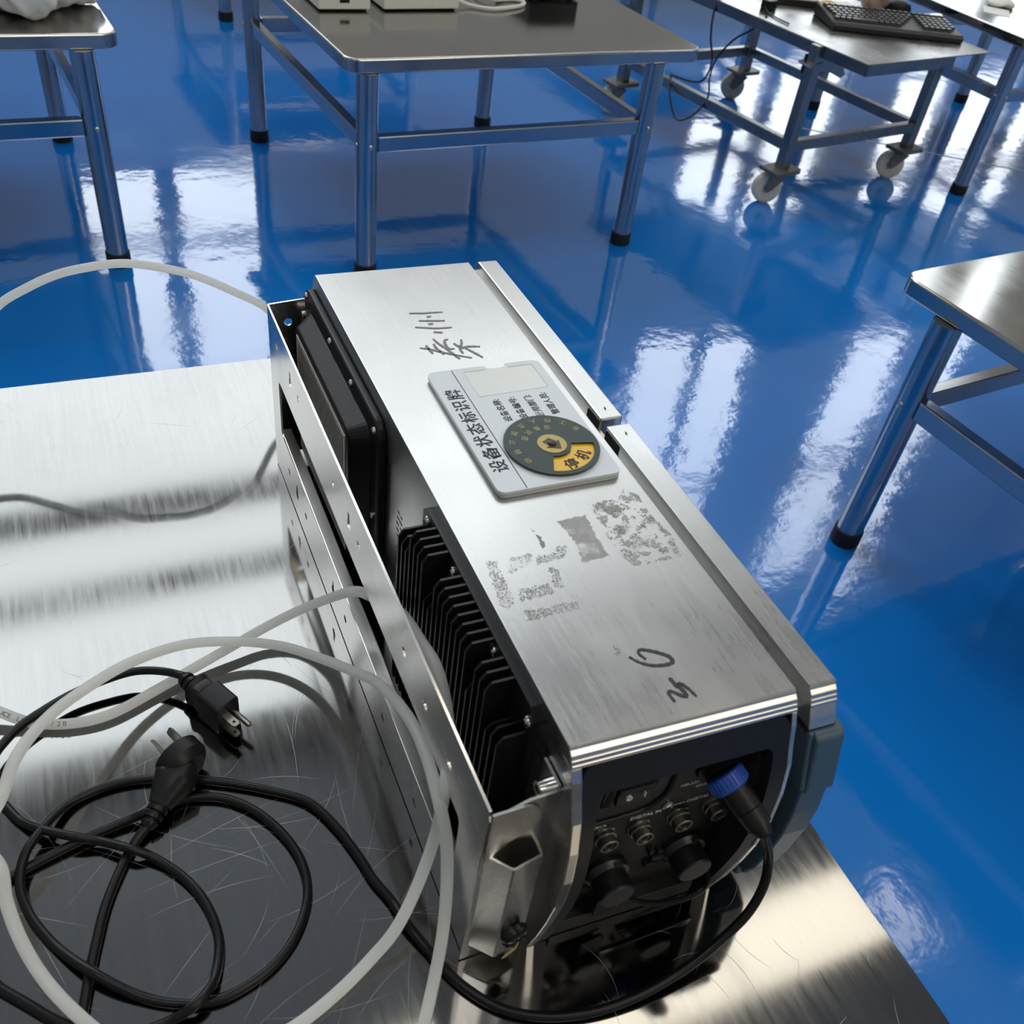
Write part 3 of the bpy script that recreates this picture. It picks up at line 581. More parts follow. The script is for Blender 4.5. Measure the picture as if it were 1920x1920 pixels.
bm = bmesh.new(); lathe(bm, (.1165, .0006, .1580), (0, -1, 0), [(0, .0165), (.003, .0165), (.0035, .0130), (.0085, .0125)], 28); dev('power_inlet', bm, M_BLACK, PAN, smooth=True)
XD = (1, 0, 0); ZD = (0, 0, 1)
o = lettering('panel_lettering', [('4-20mA', .0046, (.0300, .0004, .1172), XD, ZD, 1.0, 'LEFT', 0), ('DIGITAL IN', .0046, (.0620, .0004, .1160), XD, ZD, 1.0, 'LEFT', 0), ('DIGITAL OUT', .0046, (.1035, .0004, .1188), XD, ZD, 1.0, 'LEFT', 0),
    ('100-230VAC', .0042, (.0925, .0004, .1408), XD, ZD, 1.0, 'LEFT', 0), ('60VA', .0042, (.1055, .0004, .1352), XD, ZD, 1.0, 'LEFT', 0)], M_WPRINT, PAN); HS.append(o)
bm = bmesh.new(); box(bm, .0930, .1025, .0002, .0004, .1200, .1204); box(bm, .0926, .0930, .0002, .0004, .1168, .1204); dev('bracket_line', bm, M_WPRINT, PAN)

# fan filter cover on the left side, far half
bm = bmesh.new(); prism(bm, rrect(.322, .556, .018, .2085, .016, 6), -.0075, .0, 'x')
FAN = dev('filter_cover', bm, M_BLACK, bevel=.0025, seg=3)
bm = bmesh.new()
def taper_frustum(bm, a, b, xa, xb):
    A = [bm.verts.new((xa, p[0], p[1])) for p in a]; B = [bm.verts.new((xb, p[0], p[1])) for p in b]; n = len(a)
    for i in range(n): bm.faces.new((A[i], A[(i + 1) % n], B[(i + 1) % n], B[i]))
    bm.faces.new(B); bm.faces.new(A[::-1])
taper_frustum(bm, rrect(.340, .540, .034, .1935, .014, 6), rrect(.352, .528, .046, .1840, .010, 6), -.0070, -.0235)
HOOD = dev('raised_hood', bm, M_BLACK, FAN, bevel=.002, seg=3)
bm = bmesh.new(); box(bm, -.0243, -.0232, .360, .520, .052, .178); GR = dev('grille', bm, M_GRILLE, FAN)
bm = bmesh.new()
for k in range(38):
    y = .3645 + k * .0040
    for z0, z1 in ((.056, .112), (.116, .174)): box(bm, -.02445, -.0240, y, y + .0013, z0, z1)
dev('grille_slots', bm, M_DARK, FAN)
def side_screw(y, z, par, x=-.0075, r=.0042):
    bm = bmesh.new(); lathe(bm, (x + .0003, y, z), (-1, 0, 0), [(0, r), (.0014, r * .95), (.0026, r * .55)], 14); so = dev('screw', bm, M_CHROME, None, smooth=True)
    bm = bmesh.new(); box(bm, x - .0026, x - .0022, y - r * .5, y + r * .5, z - .0004, z + .0004); box(bm, x - .0026, x - .0022, y - .0004, y + .0004, z - r * .5, z + r * .5); dev('recess', bm, M_DARK, so)
for y, z in ((.545, .2015), (.464, .2015), (.3985, .2010), (.3335, .1990), (.3335, .1120), (.3335, .0300), (.545, .0300)): side_screw(y, z, FAN, r=.0034)

# finned heat sink on the left side, near half
bm = bmesh.new(); prism(bm, [(.0300, .030), (.2250, .030), (.2250, .2080), (.2180, .2135), (.0370, .2135), (.0315, .2050)], -.0050, .0, 'x')
for k in range(24):
    y = .0368 + .0081 * k; zt = .2125
    if k in (0, 1): zt = .190
    if k in (2, 6, 15, 16): zt = .184
    if k in (21, 22, 23): zt = .194
    prism(bm, [(-.0045, .032), (-.0225, .032), (-.0235, .036), (-.0235, zt - .006), (-.0195, zt), (-.0045, zt)], y - .0009, y + .0009, 'y')
HSK = dev('heat_sink', bm, M_ANOD)
for y, z in ((.2160, .2040), (.1640, .2030), (.0915, .2030), (.0375, .1990)): side_screw(y, z, HSK, x=-.0050, r=.0042)
# faint technical print on the left side between cover and fins
bm = bmesh.new()
for k in range(7):
    z = .148 - k * .0062
    for j in range(7):
        if random.random() < .85: box(bm, -.0002, 0.0001, .2450 + j * .0072, .2450 + j * .0072 + random.uniform(.003, .006), z, z + .0022)
dev('fine_print', bm, M_GPRINT)
bm = bmesh.new(); prism(bm, [(.2330, .1500), (.2395, .1500), (.2362, .1560)], -.0002, .0, 'x'); dev('print_triangle', bm, M_GPRINT)

# mounting bracket bolted to the left side
BR = thing('mounting_bracket', '', ''); del BR['label']; del BR['category']; BR.parent = DEV
P0 = (-.0435, -.004); P1 = (-.0395, .566)
dirv = Vector((P1[0] - P0[0], P1[1] - P0[1], 0)).normalized(); Lb = math.hypot(P1[0] - P0[0], P1[1] - P0[1])
FB = frame((P0[0], P0[1], 0), dirv, (0, 0, 1))
def circ(cx, cy, r, n=12, sx=1.0): return [(cx + sx * r * math.cos(2 * math.pi * i / n), cy + r * math.sin(2 * math.pi * i / n)) for i in range(n)]
def keyhole(cx, cz):
    a = [(cx + .0048 * math.cos(t), cz - .004 + .0048 * math.sin(t)) for t in [math.radians(d) for d in range(130, 411, 20)]]
    return a + [(cx + .0022, cz + .008), (cx - .0022, cz + .008)]
holes = [circ(.058, .150, .0042), circ(.105, .152, .0042), circ(.150, .154, .0042), circ(.262, .153, .0038), keyhole(.288, .155), circ(.335, .155, .0038), circ(.452, .158, .0036), keyhole(.482, .158), circ(.535, .160, .0036)]
lowh = [circ(.110, .028, .0042), circ(.190, .030, .0042), circ(.300, .032, .0038), keyhole(.340, .032), circ(.440, .032, .0036), keyhole(.475, .034), circ(.508, .034, .0036)]
win = rrect(.034, .536, .060, .124, .006, 4)
outer = [(0, .002), (Lb, .002), (Lb, .185), (0, .185)]
o = sheet('back_plate', outer, [win] + holes + lowh, .0018, FB, M_BRACK, BR, bevel=.0003); HS.append(o)
bm = bmesh.new(); v = []
prism(bm, [(-.0450, .030), (-.0395, .540), (-.0290, .540), (-.0335, .030)], .0585, .0602, 'z'); dev('lower_rail_lip', bm, M_BRACK, BR, bevel=.0008)
# near end flange: main plate, raised pocket and round tab
FN = frame((-.0435, -.0045, 0), (1, 0, 0), (0, 0, 1))
fl = [(-.0040, .002), (.0435, .002), (.0450, .060), (.0450, .187), (.0360, .1865), (.0240, .1860), (.0120, .1815), (.0060, .1760), (0.0, .1760)]
o = sheet('end_flange', fl, [], .0018, FN, M_BRACK, BR, bevel=.0003); HS.append(o)
tabp = [(.0, .135), (.0, .1850), (.0180, .1850)] + [(.0180 + .0140 * math.cos(a), .1700 + .0150 * math.sin(a)) for a in [math.radians(d) for d in range(80, -61, -14)]] + [(.0130, .150), (.0125, .135)]
FT = frame((-.0435, -.0068, 0), (1, 0, 0), (0, 0, 1))
o = sheet('round_tab', tabp, [], .0018, FT, M_BRACK, BR, bevel=.0003); HS.append(o)
bm = bmesh.new()
prism(bm, [(-.0430, -.0050), (-.0425, -.0062), (-.0305, -.0190), (-.0290, -.0195), (-.0085, -.0150), (-.0075, -.0050), (-.0095, -.0050), (-.0100, -.0135), (-.0285, -.0178), (-.0300, -.0172), (-.0405, -.0058)], .022, .139, 'z')
for f in bm.verts:
    if f.co.z > .1: f.co.z -= (f.co.x + .043) * .10
dev('pocket_plate', bm, M_BRACK, BR)
FF = frame((-.0395, .566, 0), (1, 0, 0), (0, 0, 1))
o = sheet('far_flange', [(0, .012), (.034, .012), (.0395, .03), (.0395, .188), (0, .185)], [circ(.018, .165, .004)], .0018, FF, M_BRACK, BR, bevel=.0003); HS.append(o)
bm = bmesh.new(); box(bm, -.0026, -.0008, -.0040, .0160, .150, .1905); dev('side_tab', bm, M_BRACK, BR)
for y, z in ((.0045, .1790), (.5560, .1750)):
    bm = bmesh.new(); lathe(bm, (-.0026, y, z), (-1, 0, 0), [(0, .0052), (.0075, .0052), (.0080, .0047)], 20); bo = dev('socket_bolt', bm, M_CHROME, BR, smooth=True)
    bm = bmesh.new(); lathe(bm, (-.0105, y, z), (-1, 0, 0), [(0, .0030), (.0003, .0030)], 6); dev('hex_recess', bm, M_DARK, BR)
# black rubber plug with a rag of tape on the pocket
bm = bmesh.new()
for dx, dz, r in ((0, 0, .0078), (.0050, .002, .0066), (.0010, -.010, .0062), (.0065, -.0085, .0050), (.0030, -.0170, .0034)):
    bmesh.ops.create_icosphere(bm, subdivisions=2, radius=r, matrix=Matrix.Translation((-.0215 + dx, -.0205, .0520 + dz)) @ Matrix.Scale(.7, 4, (0, 1, 0)))
dev('rubber_plug', bm, M_RUB, BR, smooth=True)
bm = bmesh.new(); prism(bm, [(-.0180, .036), (-.0140, .037), (-.0150, .028), (-.0220, .020), (-.0245, .0195), (-.0195, .028)], -.0215, -.0208, 'y'); dev('tape_end', bm, M_TAN, BR)

# marks on the upper face
Z0 = .2231
bm = bmesh.new()
for s in HW1: ribbon(bm, s, .0026, Z0)
dev('pen_writing', bm, M_PEN)
bm = bmesh.new()
for s in HW2: ribbon(bm, s, .0026, Z0)
dev('pen_writing', bm, M_PEN2)
def ragged(pl, amp=.0009, step=.0016, seed=1):
    r = random.Random(seed); out = []
    for a, c in zip(pl, pl[1:] + pl[:1]):
        n = max(1, int(math.hypot(c[0] - a[0], c[1] - a[1]) / step))
        for i in range(n): out.append((a[0] + (c[0] - a[0]) * i / n + r.uniform(-amp, amp), a[1] + (c[1] - a[1]) * i / n + r.uniform(-amp, amp)))
    return out
for k, (pl, m) in enumerate(((R1, residue_mat('glue_smear', (0.34, 0.34, 0.335), 70, .30, .62)), (R2, residue_mat('glue_flakes', (0.33, 0.325, 0.31), 150, .55, .58)), (R2, residue_mat('glue_speckle', (0.20, 0.20, 0.19), 60, .50, .60, vor=True)), (R4, residue_mat('glue_spot', (0.22, 0.22, 0.21), 40, .30, .36)), (R5, residue_mat('glue_spot_small', (0.22, 0.22, 0.21), 90, .4, .45)))):
    bm = bmesh.new(); vs = [bm.verts.new((p[0], p[1], Z0 + .00005 * k)) for p in ragged(pl, seed=k)]; bm.faces.new(vs); o = dev('adhesive_residue', bm, m)
    if o.data.polygons[0].normal.z < 0: o.data.flip_normals()
M_DOTS = residue_mat('glue_dots', (0.17, 0.17, 0.168), 55, .36, .50, vor=True)
for pl in BARS:
    bm = bmesh.new(); bm.faces.new([bm.verts.new((p[0], p[1], Z0)) for p in ragged(pl, .0011, .0014, 5)]); o = dev('adhesive_residue', bm, M_DOTS)
    if o.data.polygons[0].normal.z < 0: o.data.flip_normals()
# folded near edges carry their grain across the cabinet
for o in HS:
    if o.name.split('.')[0] in ('housing', 'door'):
        o.data.materials.append(M_RIM)
        for p_ in o.data.polygons:
            if p_.normal.y < -.25: p_.material_index = 1
# slight taper of the cabinet's near end
for o in HS:
    for v in o.data.vertices:
        x = max(0.0, min(.18, v.co.x))
        v.co.y -= .037 * x * max(0.0, 1 - max(v.co.y, 0) / .543)

# ---------------------------------------------------------------- status sign lying on the cabinet
ZT = T + .2231
SG = thing('status_sign', 'grey equipment status sign with a green dial, lying on the steel cabinet', 'sign', (0, 0, ZT))
def zframe(z): return Matrix.Translation((0, 0, z))
def sg(name, loop, z0, z1, m, holes=(), par=None, bevel=0.0):
    return sheet(name, loop, holes, z1 - z0, zframe((z0 + z1) / 2), m, par or SG, bevel)
sx0, sx1, sy0, sy1 = .0425, .1405, .2045, .3595
sg('back_plate', rrect(sx0 + .0006, sx1 - .0004, sy0 - .0008, sy1 - .002, .006), .0002, .0022, M_SIGNB, bevel=.0003)
nc = [(.1015 + .0095 * math.cos(a), sy1 + .0005 + .0062 * math.sin(a)) for a in [math.radians(d) for d in range(0, -181, -15)]]
rr = rrect(sx0, sx1, sy0, sy1, .006)
cut = []
for k, p in enumerate(rr):
    cut.append(p)
    q = rr[(k + 1) % len(rr)]
    if abs(p[1] - sy1) < 1e-6 and abs(q[1] - sy1) < 1e-6 and p[0] > q[0]: cut += nc
FC = sg('face_plate', cut, .0026, .0050, M_SIGN, bevel=.0004)
zf = .0051
bm = bmesh.new()
prism(bm, [(.0638, sy0 + .001), (.0644, sy0 + .001), (.0640, sy1 - .001), (.0634, sy1 - .001)], zf, zf + .0001, 'z'); finish('divider_line', bm, M_INK, SG)
sg('label_window', [(.0725, .3185), (.1325, .3200), (.1330, .3545), (.0725, .3545)], zf, zf + .0001, M_SLIP)
bm = bmesh.new()
prism(bm, [(.1112, .3545), (.1330, .3545), (.1330, .3205), (.1323, .3205), (.1323, .3530), (.1112, .3530)], zf + .0001, zf + .0002, 'z'); prism(bm, [(.0725, .3545), (.0915, .3545), (.0915, .3533), (.0725, .3533)], zf + .0001, zf + .0002, 'z'); finish('window_shadow_line', bm, M_SIGNB, SG)
YD = (0, 1, 0); LXD = (-1, 0, 0)
lettering('title_lettering', [('设备状态标识牌', .0142, (.0592, .2262, zf), YD, LXD, 1.17, 'LEFT', .0002)], M_INK, SG)
lettering('field_lettering', [(s, .0072, (x, .2825 + dy, zf), YD, LXD, 1.0, 'LEFT', .00008) for s, x, dy in (('设备名称:', .0858, 0), ('设备编号:', .0992, 0), ('使用部门:', .1126, 0), ('管理人员:', .1262, 0.0005))], M_INK, SG)
# dial with a cut-out showing the yellow disc
cx, cy, R = .1015, .2455, .0363
def P(r, d): return (cx + r * math.cos(math.radians(d)), cy + r * math.sin(math.radians(d)))
DI = thing('dial', '', ''); del DI['label']; del DI['category']; DI.parent = SG
sg('yellow_disc', [P(.034, d) for d in range(0, 360, 8)], zf + .0001, zf + .0007, M_YEL, par=DI)
sec = [P(.0322, d) for d in range(-112, -5, 6)] + [P(.0145, d) for d in range(-8, -111, -6)]
sg('green_disc', [P(R, d) for d in range(0, 360, 5)], zf + .0009, zf + .0024, M_DIAL, holes=[sec], par=DI, bevel=.0002)
zd = zf + .0025
sg('hub_disc', [P(.0112, d) for d in range(0, 360, 10)], zd, zd + .0003, M_OLIVE, par=DI)
ar = [(-.0040, .0060), (.0036, .0060), (.0040, -.0006), (.0072, -.0010), (.0, -.0088), (-.0072, -.0002), (-.0038, -.0004)]
a = math.radians(30); sg('arrow', [(cx + p[0] * math.cos(a) - p[1] * math.sin(a), cy + p[0] * math.sin(a) + p[1] * math.cos(a)) for p in ar], zd + .0003, zd + .0006, M_ARROW, par=DI)
bm = bmesh.new(); lathe(bm, (cx, cy, zd), (0, 0, 1), [(0, .0034), (.0018, .0032), (.0024, .0018)], 18); finish('pivot_screw', bm, M_ARROW, DI, smooth=True)
def ringtext(chars, r, a0, a1, size):
    out = []
    for k, ch in enumerate(chars):
        d = a0 + (a1 - a0) * k / max(1, len(chars) - 1); t = math.radians(d)
        tx, ty = -math.sin(t), math.cos(t); ux, uy = -math.cos(t), -math.sin(t)
        o = (cx + r * math.cos(t) - tx * size * .5 - ux * size * .38, cy + r * math.sin(t) - ty * size * .5 - uy * size * .38)
        out.append((ch, size, o, (tx, ty, 0), (ux, uy, 0)))
    return out
lettering('stop_lettering', [(c, s, (*o, zf + .0008), x, y, 1, 'LEFT', .0002) for c, s, o, x, y in ringtext('停机', .0242, -77, -41, .0118)], M_INK, DI)
lettering('ring_lettering', [(c, s, (*o, zd), x, y, 1, 'LEFT', 0) for c, s, o, x, y in ringtext('非工作人员禁止转动', .0295, 27, 209, .0058) + ringtext('设备状态', .0205, 76, 148, .0058)], M_DPRINT, DI)

# ---------------------------------------------------------------- milky hose and power cords (heights above the near table)
def onT(P): return [(p[0], p[1], p[2] + T) for p in P]
HR = .0042
def add_hose(pts, name, label):
    bm = bmesh.new(); tube(bm, onT(pts), HR, 18, 10, zmin=T + HR + .0002)
    o = finish(name, bm, m=M_HOSE, smooth=True, angle=3); tag(o, label, 'hose'); return o
HALL = [(.020, .566, .050), (.020, .600, .050), (.016, .650, .058), (.006, .692, .074)] + HOSE_FAR[1:] + [(-.365, .655, .070), (-.425, .560, .030), (-.445, .450, .0060), (-.415, .365, .0100)] + HOSE_A + [(-.215, -.018, .0046), (-.240, -.010, .0046)] + HOSE_B
hb = add_hose(HALL, 'hose', 'milky white hose looping over the cords, through the bracket and over the far edge')
def curve_text(body, size, pts, r, phi, parent, m):
    """lettering printed along a hose"""
    Q = catmull(onT(pts), 14); cum = [0]
    for a, b in zip(Q, Q[1:]): cum.append(cum[-1] + (b - a).length)
    items = []; s = 0.0
    for ch in body:
        if ch != ' ':
            k = min(range(len(cum)), key=lambda i: abs(cum[i] - s)); k = min(max(k, 1), len(Q) - 2)
            t = (Q[k + 1] - Q[k - 1]).normalized(); side = Vector((-t.y, t.x, 0)).normalized(); upv = side.cross(t) * -1
            if upv.z < 0: upv = -upv
            nrm = (upv * math.cos(phi) - side * math.sin(phi)).normalized(); yv = nrm.cross(t)
            items.append((ch, size, Q[k] + nrm * (r + .00015) - yv * size * .35, t, yv, 1, 'LEFT', 0))
        s += size * .72
    return lettering('hose_print', items, m, parent)
curve_text('ACE LDPE .1/2B', .0052, HOSE_A[1:6], HR, .55, hb, M_GPRINT)

CR = .0034
CO = thing('power_cord', 'black power cord plugged into the cabinet by a blue-ringed connector, coiled on the table', 'power cord', (0, 0, 0))
def cable(pts, par, name='cable', r=CR):
    bm = bmesh.new(); tube(bm, onT(pts), r, 14, 10, zmin=T + r + .0002)
    return finish(name, bm, M_RUB, par, smooth=True, angle=3)
OFFL = [(-.375, .150, .0036), (-.400, .185, .0036), (-.385, .225, .0036)]
yy = CORD_Y + OFFL + CORD_X + [(-.262, .012, .0036), (-.275, .002, .0036), (-.288, .006, .0036)] + CORD_P2[::-1]
yy = [p for i, p in enumerate(yy)]
cable(yy, CO)
ax = Vector((.0135, -.034, -.019)).normalized(); base = Vector((.1135, -.0115, .1600)) + Vector((0, 0, T))
bm = bmesh.new(); lathe(bm, base, ax, [(0, .0118), (.001, .0126), (.0100, .0126), (.0112, .0112)], 30); PC = finish('connector_collar', bm, M_BLUE, CO, smooth=True)
bm = bmesh.new()
for k in range(30):
    a = 2 * math.pi * k / 30; e = ax.orthogonal().normalized(); e = Matrix.Rotation(a, 3, ax) @ e
    cyl(bm, base + ax * .0015 + e * .0126, base + ax * .0095 + e * .0126, .0005, n=6)
finish('ribs', bm, M_BLUE, PC)
bm = bmesh.new(); lathe(bm, base + ax * .0095, ax, [(0, .0098), (.017, .0096), (.0175, .0090), (.0180, .0094), (.030, .0086), (.0305, .0066), (.0325, .0066), (.0328, .0056), (.0350, .0056), (.0375, .0040)], 30); finish('connector_body', bm, M_BLACK, CO, smooth=True)
def ring(c, w, h, s, u, n=28, pw=2.6):
    out = []
    for i in range(n):
        t = 2 * math.pi * i / n; cs, sn = math.cos(t), math.sin(t)
        out.append(c + s * (w * math.copysign(abs(cs) ** (2 / pw), cs)) + u * (h * math.copysign(abs(sn) ** (2 / pw), sn)))
    return out
def loft(bm, rings):
    V = [[bm.verts.new(p) for p in r] for r in rings]; n = len(V[0])
    for A, B in zip(V, V[1:]):
        for i in range(n): bm.faces.new((A[i], A[(i + 1) % n], B[(i + 1) % n], B[i]))
    bm.faces.new(V[0][::-1]); bm.faces.new(V[-1])
def blade(c, rot, w, t, l, par, a, s, u):
    e = (s * math.cos(rot) + u * math.sin(rot)); f = (u * math.cos(rot) - s * math.sin(rot))
    bm = bmesh.new(); V = []
    for k, ww in ((0, w), (l * .85, w), (l, w * .7)):
        V.append([bm.verts.new(c + a * k + e * x + f * y) for x, y in ((-ww, -t), (ww, -t), (ww, t), (-ww, t))])
    for A, B in zip(V, V[1:]):
        for i in range(4): bm.faces.new((A[i], A[(i + 1) % 4], B[(i + 1) % 4], B[i]))
    bm.faces.new(V[0][::-1]); bm.faces.new(V[-1]); return finish('pin', bm, M_NICKEL, par)
# angled plug: a round body standing on its rim, pins to the far left, cord leaving towards the viewer
pa = Vector((-.46, .88, .10)).normalized(); ps = Vector((.88, .46, 0)).normalized(); pu = pa.cross(ps); pu = pu if pu.z > 0 else -pu
F = Vector((-.1985, .2095, T + .0195)); tl = Vector((-.2254, .1631, T + .0085))
bm = bmesh.new()
loft(bm, [ring(F, .0170, .0170, ps, pu, pw=2.1), ring(F - pa * .001, .0185, .0185, ps, pu, pw=2.1), ring(F - pa * .0115, .0185, .0185, ps, pu, pw=2.1), ring(F - pa * .0150, .0165, .0165, ps, pu, pw=2.1), ring(F - pa * .0185, .0120, .0130, ps, pu)])
td = (F - pa * .012 - ps * .002 - tl); td.normalize(); t_s = Vector((-td.y, td.x, 0)).normalized(); t_u = td.cross(t_s); t_u = t_u if t_u.z > 0 else -t_u
loft(bm, [ring(tl + td * .014, .0085, .0070, t_s, t_u), ring(tl + td * .024, .0120, .0100, t_s, t_u), ring(tl + td * .036, .0160, .0140, t_s, t_u), ring(tl + td * .048, .0120, .0120, t_s, t_u)])
finish('plug_body', bm, M_BLACK, CO, smooth=True, angle=.5)
bm = bmesh.new(); lathe(bm, tl - td * .004, td, [(0, .0042), (.003, .0060), (.005, .0062), (.0055, .0048), (.007, .0048), (.0075, .0068), (.0105, .0070), (.011, .0052), (.0125, .0052), (.013, .0076), (.016, .0078), (.0165, .0060), (.018, .0064), (.021, .0078)], 22)
finish('strain_relief', bm, M_RUB, CO, smooth=True)
blade(F + ps * .0075 + pu * .0045, math.radians(60), .0034, .0008, .018, CO, pa, ps, pu); blade(F - ps * .0065 + pu * .0045, math.radians(-60), .0034, .0008, .018, CO, pa, ps, pu); blade(F - ps * .0015 - pu * .0070, 0, .0034, .0008, .019, CO, pa, ps, pu)

# second cord with a two-blade and round-pin plug
CN2 = thing('power_cord', 'black power cord with an upright plug of two flat blades and a round earth pin', 'power cord', (0, 0, 0))
cable(CORD_P1 + [(-.390, .225, .014), (-.440, .180, .006), (-.440, .120, .0036), (-.390, .092, .0036)] + CORD_L, CN2)
def plug_basis(back, tip):
    a = Vector(tip) - Vector(back); a.normalize(); s = Vector((-a.y, a.x, 0)).normalized(); u = a.cross(s); u = -u if u.z < 0 else u
    return a, s, u
a, s, u = plug_basis((-.1855, .2836, 0), (-.1555, .2300, -.003))
nb = Vector((-.1801, .2809, T + .0190))
bm = bmesh.new(); lathe(bm, nb - a * .003, a, [(0, .0042), (.003, .0066), (.006, .0070), (.0065, .0054), (.0085, .0054), (.009, .0074), (.012, .0076), (.0125, .0058), (.0145, .0058), (.015, .0070), (.018, .0072)], 22); finish('strain_relief', bm, M_RUB, CN2, smooth=True)
h0 = nb + a * .013; K = 1.18
bm = bmesh.new(); loft(bm, [ring(h0 + a * l, w_ * K, h_ * K, s, u, pw=p_) for l, w_, h_, p_ in ((0, .0080, .0095, 3), (.002, .0098, .0125, 3), (.006, .0085, .0105, 4), (.0135, .0088, .0120, 4), (.0165, .0098, .0140, 7), (.0385, .0098, .0140, 7), (.0395, .0092, .0134, 7))])
finish('plug_body', bm, M_BLACK, CN2, smooth=True, angle=.5)
fc = h0 + a * .0392
for du in (.0060, -.0080):
    b = blade(fc - s * .0035 + u * du, 0, .0032, .0008, .0155, CN2, a, s, u)
    bm = bmesh.new(); cyl(bm, fc - s * .0035 + u * (du + .0010) + a * .0115, fc - s * .0035 + u * (du - .0010) + a * .0115, .0012, n=10); finish('pin_hole', bm, M_DARK, b)
bm = bmesh.new(); lathe(bm, fc + s * .0055 + u * .0005, a, [(0, .0024), (.0175, .0024), (.0195, .0014)], 14); finish('earth_pin', bm, M_NICKEL, CN2, smooth=True)

# ---------------------------------------------------------------- things on the far tables
def rbox(name, x0, x1, y0, y1, z0, z1, m, par, r=.004, bev=.003):
    bm = bmesh.new(); prism(bm, rrect(x0, x1, y0, y1, r, 4), z0, z1, 'z'); return finish(name, bm, m, par, bevel=bev)
t = thing('white_device', 'white box-shaped device with a dark slot, left of the pair on the table', 'device', (.432, 2.205, T + .0005), math.radians(3))
b = rbox('casing', 0, .128, 0, .165, .004, .045, M_WHITE, t); bm = bmesh.new(); box(bm, .052, .076, -.0008, .003, .018, .026); finish('slot', bm, M_DARK, b)
rbox('base', .006, .122, .006, .160, 0, .005, M_BLACK, t)
t = thing('white_device', 'wider plain white device beside the slotted white box', 'device', (.594, 2.215, T + .0005), math.radians(5))
rbox('casing', 0, .200, 0, .150, .004, .040, M_WHITE, t); rbox('base', .006, .194, .006, .144, 0, .005, M_BLACK, t)
rbox('lid', .008, .192, .030, .145, .040, .046, M_WHITE, t, bev=.002)
t = thing('white_cable', 'white cable looped on the table right of the white devices', 'cable', (0, 0, T))
bm = bmesh.new(); tube(bm, [(.802, 2.275, .014), (.835, 2.258, .006), (.880, 2.236, .0055), (.930, 2.245, .0055), (.985, 2.275, .0055), (1.000, 2.300, .0055), (.985, 2.322, .0055), (.950, 2.318, .006), (.915, 2.300, .010), (.890, 2.340, .010), (.880, 2.380, .0055)], .0045, 10, 6)
finish('cable', bm, M_WHITE, t, smooth=True)
t = thing('black_device', 'black box on rubber feet at the back of the middle table, cut by the frame', 'device', (1.045, 2.352, T), math.radians(5))
rbox('casing', 0, .15, .0, .20, .008, .07, M_BLACK, t)
for x in (.02, .13):
    for y in (.014, .185):
        bm = bmesh.new(); cyl(bm, (x, y, 0), (x, y, .009), .009, n=14); finish('foot', bm, M_FOOT, t)
# plastic bag
bm = bmesh.new()
for x, y, r, sx, sy, sz in ((-.185, 2.125, .062, 1.0, 1.0, .85), (-.150, 2.200, .072, 1.3, 1.0, .8), (-.255, 2.19, .066, 1.2, 1.1, .8), (-.09, 2.235, .050, 1.1, 1.0, .6), (-.33, 2.20, .06, 1.3, 1.1, .8), (-.22, 2.26, .08, 1.4, 1.0, .9)):
    bmesh.ops.create_icosphere(bm, subdivisions=4, radius=r, matrix=Matrix.Translation((x, y, r * sz)) @ Matrix.Diagonal((sx, sy, sz, 1)))
rng = random.Random(3)
for v in bm.verts:
    n = math.sin(v.co.x * 95 + v.co.y * 40) * math.sin(v.co.y * 80 - v.co.z * 60) + .6 * math.sin(v.co.x * 190 + v.co.z * 170 + v.co.y * 50)
    v.co += v.normal * n * .004 if v.normal.length else Vector()
    v.co.z = max(v.co.z, .0006)
o = finish('plastic_bag', bm, M_BAG, smooth=True, loc=(0, 0, T), angle=3); tag(o, 'crumpled white plastic bag on the corner of the left table', 'bag')
m_ = o.modifiers.new('merge', 'REMESH'); m_.mode = 'VOXEL'; m_.voxel_size = .006; m_.use_smooth_shade = True

# ---------------------------------------------------------------- wheeled cart
CA = thing('wheeled_cart', 'stainless cart on four swivel castors with a keyboard on it', 'cart', (1.862, 2.132, 0), math.radians(11))
TC = .46
bm = bmesh.new(); prism(bm, [(.0, -.185), (.575, -.185), (.575, .86), (.0, .86)], TC - .0025, TC, 'z')
for q in ((0, .003, -.185, .86), (.572, .575, -.02, .86), (0, .40, -.185, -.182), (0, .575, .857, .86)): box(bm, q[0], q[1], q[2], q[3], TC - .032, TC - .002)
finish('tabletop', bm, M_CTOP, CA, bevel=.001)
bm = bmesh.new(); prism(bm, [(-.130, TC - .002), (-.130, TC - .020), (-.045, TC - .055), (.0, TC - .055), (.0, TC - .002)], .500, .572, 'x'); finish('dark_channel', bm, M_DARK, CA)
bm = bmesh.new(); prism(bm, [(-.02, TC - .032), (-.02, TC - .085), (.10, TC - .085), (.17, TC - .11), (.185, TC - .10), (.165, TC - .075), (.20, TC - .032)], .02, .024, 'y'); prism(bm, [(-.035, TC - .05), (.02, TC - .045), (.02, TC - .055), (-.03, TC - .058)], -.02, .03, 'y'); finish('torn_bracket', bm, M_CART, CA)
